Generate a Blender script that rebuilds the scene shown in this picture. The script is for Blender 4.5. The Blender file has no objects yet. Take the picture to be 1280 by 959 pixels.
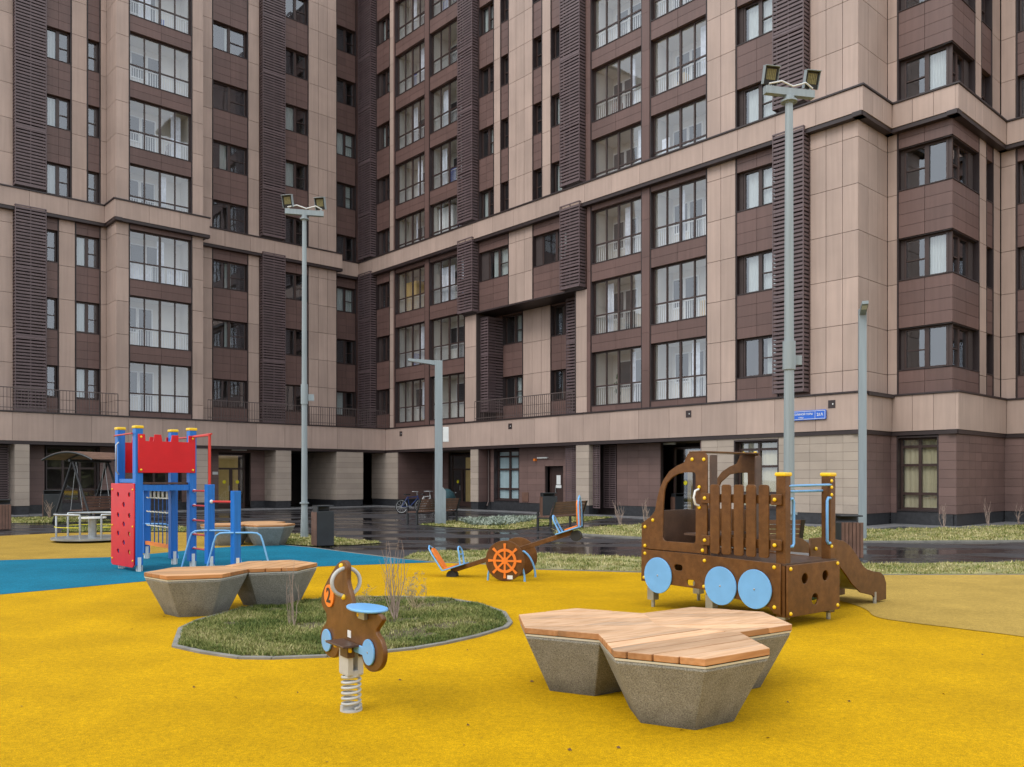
import bpy, bmesh, math, random
from mathutils import Vector, Matrix
import numpy as np
random.seed(7); rng = np.random.default_rng(7)
scene = bpy.context.scene
COL = scene.collection
R = math.radians

# ------------------------------------------------------------------ materials
def nodes_of(m):
    m.use_nodes = True
    nt = m.node_tree
    return nt, nt.nodes, nt.links

def mat(name, col, rough=0.6, var=0.12, scale=3.0, bump=0.0, bscale=60.0, metal=0.0, tone=False,
        streak=False, speck=0.0, sscale=200.0, col2=None, spec=0.5, coat=0.0, dirt=0.0):
    m = bpy.data.materials.new(name)
    nt, N, L = nodes_of(m)
    b = N['Principled BSDF']
    b.inputs['Roughness'].default_value = rough
    b.inputs['Metallic'].default_value = metal
    b.inputs['Specular IOR Level'].default_value = spec
    b.inputs['Coat Weight'].default_value = coat
    geo = N.new('ShaderNodeNewGeometry')
    tc = N.new('ShaderNodeTexCoord')
    mp = N.new('ShaderNodeMapping')
    L.new(geo.outputs['Position'], mp.inputs[0])
    if streak: mp.inputs['Scale'].default_value = (6, 6, .35)
    n1 = N.new('ShaderNodeTexNoise'); n1.inputs['Scale'].default_value = scale
    n1.inputs['Detail'].default_value = 5
    L.new(mp.outputs[0], n1.inputs['Vector'])
    mr = N.new('ShaderNodeMapRange'); mr.inputs['From Min'].default_value = .3; mr.inputs['From Max'].default_value = .7
    mr.inputs['To Min'].default_value = 1 - var; mr.inputs['To Max'].default_value = 1 + var
    L.new(n1.outputs['Fac'], mr.inputs['Value'])
    fac = mr.outputs[0]
    def mul(a, bb):
        x = N.new('ShaderNodeMath'); x.operation = 'MULTIPLY'
        L.new(a, x.inputs[0])
        if isinstance(bb, float): x.inputs[1].default_value = bb
        else: L.new(bb, x.inputs[1])
        return x.outputs[0]
    if tone:
        at = N.new('ShaderNodeAttribute'); at.attribute_name = 'tone'
        mt = N.new('ShaderNodeMapRange'); mt.inputs['To Min'].default_value = .91; mt.inputs['To Max'].default_value = 1.08
        L.new(at.outputs['Fac'], mt.inputs['Value'])
        fac = mul(fac, mt.outputs[0])
    if speck:
        n2 = N.new('ShaderNodeTexNoise'); n2.inputs['Scale'].default_value = sscale; n2.inputs['Detail'].default_value = 2
        L.new(geo.outputs['Position'], n2.inputs['Vector'])
        m2 = N.new('ShaderNodeMapRange'); m2.inputs['From Min'].default_value = .3; m2.inputs['From Max'].default_value = .7
        m2.inputs['To Min'].default_value = 1 - speck; m2.inputs['To Max'].default_value = 1 + speck
        L.new(n2.outputs['Fac'], m2.inputs['Value']); fac = mul(fac, m2.outputs[0])
    if dirt:
        n4 = N.new('ShaderNodeTexNoise'); n4.inputs['Scale'].default_value = .55; n4.inputs['Detail'].default_value = 6
        L.new(geo.outputs['Position'], n4.inputs['Vector'])
        m4 = N.new('ShaderNodeMapRange'); m4.inputs['From Min'].default_value = .35; m4.inputs['From Max'].default_value = .65
        m4.inputs['To Min'].default_value = 1 - dirt; m4.inputs['To Max'].default_value = 1 + dirt * .5
        L.new(n4.outputs['Fac'], m4.inputs['Value']); fac = mul(fac, m4.outputs[0])
    vm = N.new('ShaderNodeVectorMath'); vm.operation = 'SCALE'
    if col2:
        mx = N.new('ShaderNodeMix'); mx.data_type = 'RGBA'
        n3 = N.new('ShaderNodeTexNoise'); n3.inputs['Scale'].default_value = scale * 2.3; n3.inputs['Detail'].default_value = 4
        L.new(mp.outputs[0], n3.inputs['Vector'])
        r3 = N.new('ShaderNodeMapRange'); r3.inputs['From Min'].default_value = .4; r3.inputs['From Max'].default_value = .62
        L.new(n3.outputs['Fac'], r3.inputs['Value']); L.new(r3.outputs[0], mx.inputs['Factor'])
        mx.inputs['A'].default_value = (*col, 1); mx.inputs['B'].default_value = (*col2, 1)
        L.new(mx.outputs['Result'], vm.inputs[0])
    else:
        vm.inputs[0].default_value = col
    L.new(fac, vm.inputs['Scale'])
    L.new(vm.outputs[0], b.inputs['Base Color'])
    if bump:
        nb = N.new('ShaderNodeTexNoise'); nb.inputs['Scale'].default_value = bscale; nb.inputs['Detail'].default_value = 4
        L.new(geo.outputs['Position'], nb.inputs['Vector'])
        bp = N.new('ShaderNodeBump'); bp.inputs['Strength'].default_value = bump; bp.inputs['Distance'].default_value = .01
        L.new(nb.outputs['Fac'], bp.inputs['Height']); L.new(bp.outputs[0], b.inputs['Normal'])
    return m

def wood_mat(name, c1, c2, axis, fine=70, rough=.55, grey=None):
    """boards whose grain runs along the horizontal direction 'axis' (radians)"""
    m = bpy.data.materials.new(name); nt, N, L = nodes_of(m); b = N['Principled BSDF']
    b.inputs['Roughness'].default_value = rough
    geo = N.new('ShaderNodeNewGeometry'); mp = N.new('ShaderNodeMapping'); mp.vector_type = 'TEXTURE'
    mp.inputs['Rotation'].default_value = (0, 0, axis); mp.inputs['Scale'].default_value = (9, 1, 1)
    at = N.new('ShaderNodeAttribute'); at.attribute_name = 'tone'
    ad = N.new('ShaderNodeVectorMath'); ad.operation = 'ADD'
    sc = N.new('ShaderNodeVectorMath'); sc.operation = 'SCALE'; sc.inputs[0].default_value = (13, 29, 7)
    L.new(at.outputs['Fac'], sc.inputs['Scale'])
    L.new(geo.outputs['Position'], mp.inputs[0]); L.new(mp.outputs[0], ad.inputs[0]); L.new(sc.outputs[0], ad.inputs[1])
    n = N.new('ShaderNodeTexNoise'); n.inputs['Scale'].default_value = fine * .45; n.inputs['Detail'].default_value = 6
    L.new(ad.outputs[0], n.inputs['Vector'])
    cr = N.new('ShaderNodeValToRGB'); cr.color_ramp.elements[0].position = .3; cr.color_ramp.elements[1].position = .68
    cr.color_ramp.elements[0].color = (*c2, 1); cr.color_ramp.elements[1].color = (*c1, 1)
    L.new(n.outputs['Fac'], cr.inputs[0])
    n2 = N.new('ShaderNodeTexNoise'); n2.inputs['Scale'].default_value = 2.2; n2.inputs['Detail'].default_value = 3
    L.new(ad.outputs[0], n2.inputs['Vector'])
    mr = N.new('ShaderNodeMapRange'); mr.inputs['From Min'].default_value = .35; mr.inputs['From Max'].default_value = .65
    mr.inputs['To Min'].default_value = .8; mr.inputs['To Max'].default_value = 1.15
    L.new(n2.outputs['Fac'], mr.inputs['Value'])
    mt = N.new('ShaderNodeMapRange'); mt.inputs['To Min'].default_value = .72; mt.inputs['To Max'].default_value = 1.12
    L.new(at.outputs['Fac'], mt.inputs['Value'])
    mm = N.new('ShaderNodeMath'); mm.operation = 'MULTIPLY'; L.new(mr.outputs[0], mm.inputs[0]); L.new(mt.outputs[0], mm.inputs[1])
    vm = N.new('ShaderNodeVectorMath'); vm.operation = 'SCALE'
    src = cr.outputs[0]
    if grey:
        n5 = N.new('ShaderNodeTexNoise'); n5.inputs['Scale'].default_value = 5; n5.inputs['Detail'].default_value = 5
        L.new(ad.outputs[0], n5.inputs['Vector'])
        r5 = N.new('ShaderNodeMapRange'); r5.inputs['From Min'].default_value = .57; r5.inputs['From Max'].default_value = .7; r5.inputs['To Max'].default_value = .55
        L.new(n5.outputs['Fac'], r5.inputs['Value'])
        mx = N.new('ShaderNodeMix'); mx.data_type = 'RGBA'; mx.inputs['B'].default_value = (*grey, 1)
        L.new(src, mx.inputs['A']); L.new(r5.outputs[0], mx.inputs['Factor']); src = mx.outputs['Result']
    L.new(src, vm.inputs[0]); L.new(mm.outputs[0], vm.inputs['Scale'])
    # side faces of the boards are a deeper orange than the upward faces
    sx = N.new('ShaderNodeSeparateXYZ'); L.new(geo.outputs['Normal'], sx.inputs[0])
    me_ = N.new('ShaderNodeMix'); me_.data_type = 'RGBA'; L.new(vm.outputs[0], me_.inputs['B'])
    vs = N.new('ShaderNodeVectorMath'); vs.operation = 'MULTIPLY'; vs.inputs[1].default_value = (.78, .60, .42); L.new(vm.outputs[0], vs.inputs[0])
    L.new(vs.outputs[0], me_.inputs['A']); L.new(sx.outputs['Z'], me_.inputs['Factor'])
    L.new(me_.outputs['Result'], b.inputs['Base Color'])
    bp = N.new('ShaderNodeBump'); bp.inputs['Strength'].default_value = .25; bp.inputs['Distance'].default_value = .004
    L.new(n.outputs['Fac'], bp.inputs['Height']); L.new(bp.outputs[0], b.inputs['Normal'])
    return m

def glass_mat(name, tint=(.82, .86, .88), refl=.16):
    m = bpy.data.materials.new(name); nt, N, L = nodes_of(m)
    N.remove(N['Principled BSDF']); out = N['Material Output']
    tr = N.new('ShaderNodeBsdfTransparent'); tr.inputs[0].default_value = (*tint, 1)
    gl = N.new('ShaderNodeBsdfGlossy'); gl.inputs['Roughness'].default_value = .02; gl.inputs[0].default_value = (.9, .94, 1, 1)
    g2 = N.new('ShaderNodeNewGeometry')                     # Schlick reflectance, the same from both sides of the pane
    dt = N.new('ShaderNodeVectorMath'); dt.operation = 'DOT_PRODUCT'; L.new(g2.outputs['Normal'], dt.inputs[0]); L.new(g2.outputs['Incoming'], dt.inputs[1])
    def mth(op, a, b_=None):
        q = N.new('ShaderNodeMath'); q.operation = op
        if isinstance(a, float): q.inputs[0].default_value = a
        else: L.new(a, q.inputs[0])
        if b_ is not None: q.inputs[1].default_value = b_
        return q.outputs[0]
    ab = mth('ABSOLUTE', dt.outputs['Value']); inv = N.new('ShaderNodeMath'); inv.operation = 'SUBTRACT'; inv.inputs[0].default_value = 1; L.new(ab, inv.inputs[1])
    p5 = mth('POWER', inv.outputs[0], 4.0)
    mp = N.new('ShaderNodeMath'); mp.operation = 'MULTIPLY_ADD'; mp.inputs[1].default_value = .9; mp.inputs[2].default_value = refl
    mp.use_clamp = True
    # slightly wavy panes
    geo = N.new('ShaderNodeNewGeometry'); nz = N.new('ShaderNodeTexNoise'); nz.inputs['Scale'].default_value = .8
    L.new(geo.outputs['Position'], nz.inputs['Vector'])
    bp = N.new('ShaderNodeBump'); bp.inputs['Strength'].default_value = .05; bp.inputs['Distance'].default_value = .05
    L.new(nz.outputs['Fac'], bp.inputs['Height']); L.new(bp.outputs[0], gl.inputs['Normal'])
    L.new(p5, mp.inputs[0])
    mx = N.new('ShaderNodeMixShader'); L.new(mp.outputs[0], mx.inputs[0]); L.new(tr.outputs[0], mx.inputs[1]); L.new(gl.outputs[0], mx.inputs[2])
    L.new(mx.outputs[0], out.inputs['Surface'])
    return m

M = {}
M['beige'] = mat('beige_panel', (.44, .325, .272), .55, .07, 1.2, tone=True, streak=True, bump=.05, bscale=40, dirt=.10)
M['beige_l'] = mat('beige_panel_left_shaded', (.335, .243, .193), .55, .07, 1.2, tone=True, streak=True, bump=.05, bscale=40, dirt=.10)  # same beige panels with the left wing's shade in the colour; unused
M['brown'] = mat('brown_panel', (.140, .080, .069), .5, .10, 1.5, tone=True, streak=True, bump=.05, bscale=40, dirt=.08)
M['trim'] = mat('dark_trim', (.032, .02, .02), .45, .1, 4)
M['slat'] = mat('lattice_metal', (.125, .086, .09), .45, .12, 3, tone=True)
M['frame'] = mat('window_frame', (.05, .028, .024), .4, .1, 5)
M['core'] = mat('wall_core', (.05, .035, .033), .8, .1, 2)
M['tile'] = mat('ground_floor_tile', (.42, .345, .285), .5, .06, 1.5, tone=True, dirt=.08)
M['tileb'] = mat('ground_floor_brown_tile', (.175, .108, .095), .5, .08, 1.5, tone=True, dirt=.1)
M['plinth'] = mat('granite_plinth', (.035, .036, .04), .35, .3, 8, speck=.3)
M['soffit'] = mat('soffit', (.12, .10, .09), .8, .1, 2)
M['room'] = mat('loggia_wall', (.66, .62, .56), .8, .06, 1.5)
M['roomdark'] = mat('dark_interior', (.035, .033, .035), .8, .3, 1.5)
M['white'] = mat('white_rail', (.72, .72, .72), .4, .05, 4)
M['darkrail'] = mat('dark_railing', (.10, .075, .07), .45, .1, 4)
M['curtain'] = mat('curtain', (.50, .52, .51), .9, .12, 6, streak=True)
M['blind'] = mat('beige_blind', (.62, .53, .36), .8, .10, 6, streak=True)
M['film'] = mat('frosted_film', (.55, .66, .70), .35, .05, 2)
M['winlight'] = mat('inner_white_frame', (.75, .75, .74), .5, .05, 4)
M['cupboard'] = mat('loggia_cupboard', (.62, .42, .16), .6, .2, 3, streak=True)
M['cloth_w'] = mat('hung_washing', (.7, .72, .78), .8, .15, 6)
M['cloth_b'] = mat('blue_washing', (.03, .08, .4), .8, .2, 6)
M['glass'] = glass_mat('window_glass', (.88, .92, .92), .17)
M['glass_l'] = glass_mat('loggia_glass', (.95, .97, .98), .15)
M['steel'] = mat('galvanised_steel', (.42, .44, .45), .38, .15, 6, metal=.75, bump=.03)
M['mast'] = mat('grey_mast_paint', (.26, .305, .325), .4, .1, 2.5, streak=True)
M['blackmetal'] = mat('black_metal', (.02, .021, .023), .4, .15, 5)
M['darkgrey'] = mat('dark_grey_metal', (.024, .028, .032), .4, .15, 4)
M['concrete'] = mat('cast_concrete', (.25, .242, .212), .85, .07, 4, bump=.6, bscale=130, speck=.45, sscale=125, col2=(.275, .268, .24), dirt=.10)
M['ply'] = mat('brown_plywood', (.128, .052, .014), .42, .16, 6, speck=.18, sscale=140, col2=(.16, .068, .02), dirt=.14, coat=.08, spec=.3)
M['plydark'] = mat('dark_plywood', (.085, .045, .028), .4, .2, 6, speck=.2, sscale=90)
M['yellowcap'] = mat('yellow_plastic', (.86, .56, .015), .35, .06, 4)
M['ltblue'] = mat('light_blue_board', (.17, .42, .76), .35, .06, 6)
M['blue'] = mat('blue_timber', (.008, .155, .55), .4, .12, 5, streak=True)
M['red'] = mat('red_board', (.66, .004, .012), .38, .06, 4, dirt=.08)
M['redmetal'] = mat('red_bar', (.55, .04, .03), .35, .08, 4)
M['orange'] = mat('orange_board', (.86, .22, .025), .4, .07, 5, dirt=.1)
M['black'] = mat('black_rubber', (.018, .018, .018), .7, .2, 10)
M['whitep'] = mat('white_plastic', (.72, .73, .72), .4, .05, 5)
M['greyp'] = mat('grey_painted_steel', (.50, .50, .48), .4, .1, 8)
M['rope'] = mat('blue_rope', (.03, .10, .30), .8, .2, 20)
M['ropew'] = mat('pale_rope', (.6, .56, .46), .8, .2, 20)
M['slate'] = mat('brown_slat', (.15, .078, .055), .5, .2, 5, tone=True)
M['leafgreen'] = mat('house_plant_leaf', (.03, .09, .02), .6, .3, 10)
M['lobby'] = mat('glowing_lobby_wall', (.50, .36, .14), .7, .2, 2)
M['lobby'].node_tree.nodes['Principled BSDF'].inputs['Emission Color'].default_value = (1, .68, .25, 1)
M['lobby'].node_tree.nodes['Principled BSDF'].inputs['Emission Strength'].default_value = .10  # faint glow put into the wall, standing for lobby lamp light
M['signblue'] = mat('sign_blue', (.02, .13, .62), .3, .04, 4)
M['sticker'] = mat('yellow_sticker', (.85, .75, .02), .4, .03, 4)
M['teal'] = mat('teal_cloth', (.010, .045, .055), .7, .25, 6)
M['twig'] = mat('bare_twig', (.36, .27, .22), .9, .25, 10)
M['drytwig'] = mat('dry_stem', (.42, .33, .20), .9, .25, 10)
M['lampglass'] = mat('floodlight_glass', (.26, .235, .12), .15, .2, 30)
M['awn'] = mat('canopy_slats', (.20, .115, .08), .5, .2, 5, tone=True)
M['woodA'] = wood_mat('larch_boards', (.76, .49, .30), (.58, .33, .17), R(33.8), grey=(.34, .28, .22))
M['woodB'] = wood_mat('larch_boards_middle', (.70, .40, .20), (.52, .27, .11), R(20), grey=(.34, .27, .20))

def splash(m, h0, h1, lo):
    '''splash dirt: darkens a material unevenly towards the ground'''
    nt, N, L = nodes_of(m); b = N['Principled BSDF']; src = b.inputs['Base Color'].links[0].from_socket
    geo = N.new('ShaderNodeNewGeometry'); sx = N.new('ShaderNodeSeparateXYZ'); L.new(geo.outputs['Position'], sx.inputs[0])
    n = N.new('ShaderNodeTexNoise'); n.inputs['Scale'].default_value = 9; n.inputs['Detail'].default_value = 6; L.new(geo.outputs['Position'], n.inputs['Vector'])
    a = N.new('ShaderNodeMath'); a.operation = 'MULTIPLY_ADD'; a.inputs[1].default_value = -h1 * 1.6; L.new(n.outputs['Fac'], a.inputs[0]); L.new(sx.outputs['Z'], a.inputs[2])
    r = N.new('ShaderNodeMapRange'); r.inputs['From Min'].default_value = h0 - h1 * .8; r.inputs['From Max'].default_value = h1 * .4; r.inputs['To Min'].default_value = lo; r.inputs['To Max'].default_value = 1
    L.new(a.outputs[0], r.inputs['Value'])
    v = N.new('ShaderNodeVectorMath'); v.operation = 'SCALE'; L.new(src, v.inputs[0]); L.new(r.outputs[0], v.inputs['Scale']); L.new(v.outputs[0], b.inputs['Base Color'])
splash(M['concrete'], 0, .14, .55); splash(M['ply'], 0, .45, .78); splash(M['tileb'], 0, .8, .82); splash(M['tile'], 0, .8, .86); splash(M['mast'], 0, .6, .75)

# ------------------------------------------------------------------ mesh builder
def link(o, parent=None):
    COL.objects.link(o)
    if parent is not None: o.parent = parent
    return o

class MB:
    def __init__(s):
        s.v = []; s.f = []; s.m = []; s.t = []; s.sm = []
    def add(s, verts, faces, m=0, tone=None, smooth=False):
        b = len(s.v); s.v += [tuple(p) for p in verts]
        t = random.random() if tone is None else tone
        for f in faces:
            s.f.append(tuple(b + i for i in f)); s.m.append(m); s.t.append(t); s.sm.append(smooth)
    def hexa(s, c, m=0, tone=None):
        s.add(c, [(0, 1, 2, 3), (7, 6, 5, 4), (0, 4, 5, 1), (1, 5, 6, 2), (2, 6, 7, 3), (3, 7, 4, 0)], m, tone)
    def box(s, x0, x1, y0, y1, z0, z1, m=0, tone=None, F=None):
        F = F or (lambda a, b, c: (a, b, c))
        s.hexa([F(x0, y0, z0), F(x1, y0, z0), F(x1, y1, z0), F(x0, y1, z0), F(x0, y0, z1), F(x1, y0, z1), F(x1, y1, z1), F(x0, y1, z1)], m, tone)
    def tube(s, pts, r, n=8, m=0, r2=None, tone=None, closed=False, flat=False):
        pts = [Vector(p) for p in pts]; k = len(pts); rings = []
        prev = None
        for i, p in enumerate(pts):
            if closed: d = pts[(i + 1) % k] - pts[i - 1]
            else: d = (pts[min(i + 1, k - 1)] - pts[max(i - 1, 0)])
            d = d.normalized() if d.length > 1e-9 else Vector((0, 0, 1))
            if prev is None:
                up = Vector((0, 0, 1)) if abs(d.z) < .9 else Vector((1, 0, 0))
                a = d.cross(up).normalized()
            else:
                a = (prev - d * prev.dot(d)).normalized()
            prev = a; b = d.cross(a)
            rr = r if r2 is None else r + (r2 - r) * i / (k - 1)
            off = math.pi / n if flat else 0
            rings.append([p + (a * math.cos(2 * math.pi * j / n + off) + b * math.sin(2 * math.pi * j / n + off)) * rr for j in range(n)])
        V = [q for rg in rings for q in rg]; Fc = []
        lim = k if closed else k - 1
        for i in range(lim):
            i2 = (i + 1) % k
            for j in range(n):
                Fc.append((i * n + j, i * n + (j + 1) % n, i2 * n + (j + 1) % n, i2 * n + j))
        s.add(V, Fc, m, tone, smooth=not flat)
        if not closed:
            s.add(rings[0], [tuple(range(n))], m, tone); s.add(rings[-1], [tuple(range(n))], m, tone)
    def dome(s, c, nrm, r, h, m=0, n=12):
        c = Vector(c); nrm = Vector(nrm).normalized()
        up = Vector((0, 0, 1)) if abs(nrm.z) < .9 else Vector((1, 0, 0))
        a = nrm.cross(up).normalized(); b = nrm.cross(a); V = []; Fc = []
        for i, (q, hh) in enumerate([(1, 0), (1, .45), (.75, .85), (.3, 1)]):
            V += [c + (a * math.cos(2 * math.pi * j / n) + b * math.sin(2 * math.pi * j / n)) * r * q + nrm * h * hh for j in range(n)]
        for i in range(3):
            for j in range(n): Fc.append((i * n + j, i * n + (j + 1) % n, (i + 1) * n + (j + 1) % n, (i + 1) * n + j))
        Fc.append(tuple(3 * n + j for j in range(n)))
        s.add(V, Fc, m, None, True)
    def build(s, name, mats, parent=None, recalc=True, bevel=0):
        me = bpy.data.meshes.new(name)
        me.from_pydata(s.v, [], s.f)
        if not isinstance(mats, (list, tuple)): mats = [mats]
        for m in mats: me.materials.append(m)
        me.polygons.foreach_set('material_index', s.m)
        me.polygons.foreach_set('use_smooth', s.sm)
        a = me.attributes.new('tone', 'FLOAT', 'FACE'); a.data.foreach_set('value', s.t)
        if recalc:
            bm = bmesh.new(); bm.from_mesh(me)
            bmesh.ops.recalc_face_normals(bm, faces=bm.faces); bm.to_mesh(me); bm.free()
        me.update()
        o = bpy.data.objects.new(name, me); link(o, parent)
        if bevel:
            bv = o.modifiers.new('bevel', 'BEVEL'); bv.width = bevel; bv.segments = 2; bv.limit_method = 'ANGLE'
        return o

def plate(name, outer, holes, thick, origin, ax, up, material, parent, bevel=.004, smooth_pts=False):
    """flat board with rounded edge: outline in (a, z) laid out along ax and up, centred on origin"""
    cu = bpy.data.curves.new(name, 'CURVE'); cu.dimensions = '2D'; cu.fill_mode = 'BOTH'
    for lp in [outer] + list(holes):
        sp = cu.splines.new('POLY'); sp.points.add(len(lp) - 1)
        for i, p in enumerate(lp): sp.points[i].co = (p[0], p[1], 0, 1)
        sp.use_cyclic_u = True
    cu.extrude = max(thick / 2 - bevel, .0005); cu.bevel_depth = bevel; cu.bevel_resolution = 1; cu.offset = -bevel
    tmp = bpy.data.objects.new(name, cu); COL.objects.link(tmp)
    bpy.context.view_layer.update()
    dg = bpy.context.evaluated_depsgraph_get()
    me = bpy.data.meshes.new_from_object(tmp.evaluated_get(dg))
    bpy.data.objects.remove(tmp); bpy.data.curves.remove(cu)
    ax = Vector(ax).normalized(); up = Vector(up).normalized(); nn = ax.cross(up)
    mx = Matrix(((ax.x, up.x, nn.x, origin[0]), (ax.y, up.y, nn.y, origin[1]), (ax.z, up.z, nn.z, origin[2]), (0, 0, 0, 1)))
    me.transform(mx)
    me.materials.clear(); me.materials.append(material)
    o = bpy.data.objects.new(name, me); link(o, parent)
    return o

def text_mesh(name, body, size, origin, ax, up, material, parent, align='CENTER', bold=0.0, extr=.002):
    cu = bpy.data.curves.new(name, 'FONT'); cu.body = body; cu.size = size; cu.align_x = align; cu.align_y = 'CENTER'
    cu.extrude = extr; cu.offset = bold
    tmp = bpy.data.objects.new(name, cu); COL.objects.link(tmp)
    bpy.context.view_layer.update()
    me = bpy.data.meshes.new_from_object(tmp.evaluated_get(bpy.context.evaluated_depsgraph_get()))
    bpy.data.objects.remove(tmp); bpy.data.curves.remove(cu)
    ax = Vector(ax).normalized(); up = Vector(up).normalized(); nn = ax.cross(up)
    me.transform(Matrix(((ax.x, up.x, nn.x, origin[0]), (ax.y, up.y, nn.y, origin[1]), (ax.z, up.z, nn.z, origin[2]), (0, 0, 0, 1))))
    me.materials.clear(); me.materials.append(material)
    return link(bpy.data.objects.new(name, me), parent)

def smooth_loop(pts, it=2):
    for _ in range(it):
        q = []
        for i in range(len(pts)):
            a, b = pts[i], pts[(i + 1) % len(pts)]
            q += [(a[0] * .75 + b[0] * .25, a[1] * .75 + b[1] * .25), (a[0] * .25 + b[0] * .75, a[1] * .25 + b[1] * .75)]
        pts = q
    return pts
def rrect(x0, x1, y0, y1, r, n=4):
    out = []
    for cx, cy, a0 in ((x1 - r, y0 + r, -90), (x1 - r, y1 - r, 0), (x0 + r, y1 - r, 90), (x0 + r, y0 + r, 180)):
        for i in range(n + 1):
            a = R(a0 + 90 * i / n); out.append((cx + r * math.cos(a), cy + r * math.sin(a)))
    return out
def circ(cx, cy, r, n=32): return [(cx + r * math.cos(2 * math.pi * i / n), cy + r * math.sin(2 * math.pi * i / n)) for i in range(n)]

def tag(o, label=None, cat=None, group=None, kind=None):
    if label: o['label'] = label
    if cat: o['category'] = cat
    if group: o['group'] = group
    if kind: o['kind'] = kind
    return o
def thing(name, label, cat, loc=(0, 0, 0), group=None):
    """an Empty at the base; children are given in world coordinates and shifted"""
    o = bpy.data.objects.new(name, None); link(o); o.location = loc; o.empty_display_size = .3
    return tag(o, label, cat, group)
def finish(root):
    """parts were modelled in world coordinates: take the root's place out of them"""
    off = Matrix.Translation(-Vector(root.location))
    seen = set()
    def rec(o):
        for c in o.children:
            if c.type == 'MESH' and c.data.name not in seen:
                seen.add(c.data.name); c.data.transform(off)
            rec(c)
    bpy.context.view_layer.update()
    rec(root)

# ------------------------------------------------------------------ camera and survey helpers
FPX, EYE, HOR, CXP = 1049., 1.65, 598., 640.
def G(u, v, z=0):                      # a point of the ground (height z) seen in the survey picture
    Y = FPX * (EYE - z) / (v - HOR); return ((u - CXP) / FPX * Y, Y)
E1 = Vector((-.67049, .74192)); E2 = Vector((.74192, .67049))     # along the right wing (away); into the right wing
A0 = Vector((11.91, 28.5)); B0 = A0 + E1 * 28.9986
def FR(s, o, z): p = A0 + E1 * s + E2 * o; return (p.x, p.y, z)          # right wing frame
def FL(t, o, z): p = B0 - E2 * t + E1 * o; return (p.x, p.y, z)          # left wing frame
def FS1(a, o, z): p = A0 + E2 * a + E1 * o; return (p.x, p.y, z)         # side face at the corner
PS2 = A0 + E1 * -2.23 + E2 * 2.27
def FS2(a, o, z): p = PS2 + E2 * a + E1 * o; return (p.x, p.y, z)        # side face of the right bay

cam = bpy.data.cameras.new('camera'); cam.lens = 36 * FPX / 1280; cam.sensor_width = 36; cam.clip_end = 2000; cam.clip_start = .05
cam.shift_y = (HOR - 479.5) / 1280
co = link(bpy.data.objects.new('camera', cam)); co.location = (0, 0, EYE); co.rotation_euler = (R(90), 0, 0)
scene.camera = co

# ------------------------------------------------------------------ the building
BLD = thing('apartment_building', 'brown and beige clad L-shaped apartment block with glazed loggias above the playground', 'building', (B0.x, B0.y, 0))
H = 3.22
ZC0, ZC1 = 14.15, 15.07
ZF0, ZF1 = 3.3, 4.64
TOP = 34.3
beige, brown, trim, core, tile, tileb, plinth = MB(), MB(), MB(), MB(), MB(), MB(), MB()

def panels_beige(F, s0, s1, o, z0, z1, joints=(), th=.12, mb=None):
    mb = MB()
    xs = [s0] + sorted(joints) + [s1]
    zs = [z0]
    k = math.ceil((z0 - 5.40 + .15) / 1.61)
    while 5.40 + 1.61 * k < z1 - .15: zs.append(5.40 + 1.61 * k); k += 1
    zs.append(z1); g = .009
    for i in range(len(xs) - 1):
        for j in range(len(zs) - 1):
            mb.box(xs[i] + g, xs[i + 1] - g, o, o + th, zs[j] + g, zs[j + 1] - g, F=F)
    mb.build('beige_cladding', M['beige'], BLD)
    core.box(s0 + .02, s1 - .02, o + th - .03, o + th + .06, z0, z1, F=F)

HOLD = [0]
def flush():
    global brown
    if brown.v: brown.build('brown_cladding', M['brown'], BLD)
    brown = MB()
def panels_brown(F, s0, s1, o, z0, z1, th=.16, rows=None, cols=2, soff=True):
    h = z1 - z0
    rows = rows or max(1, round(h / .42)); g = .006
    for i in range(cols):
        for j in range(rows):
            a = s0 + (s1 - s0) * i / cols; b = s0 + (s1 - s0) * (i + 1) / cols
            brown.box(a + g, b - g, o, o + th, z0 + h * j / rows + g, z0 + h * (j + 1) / rows - g, F=F)
    core.box(s0 + .02, s1 - .02, o + .02, o + th + .1, z0 + .01, z1 - .01, F=F)
    # dark flashing on top of the spandrel (sill) and under it
    trim.box(s0, s1, o - .025, o + .3, z1 + .001, z1 + .03, F=F)
    if not HOLD[0]: flush()

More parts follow.
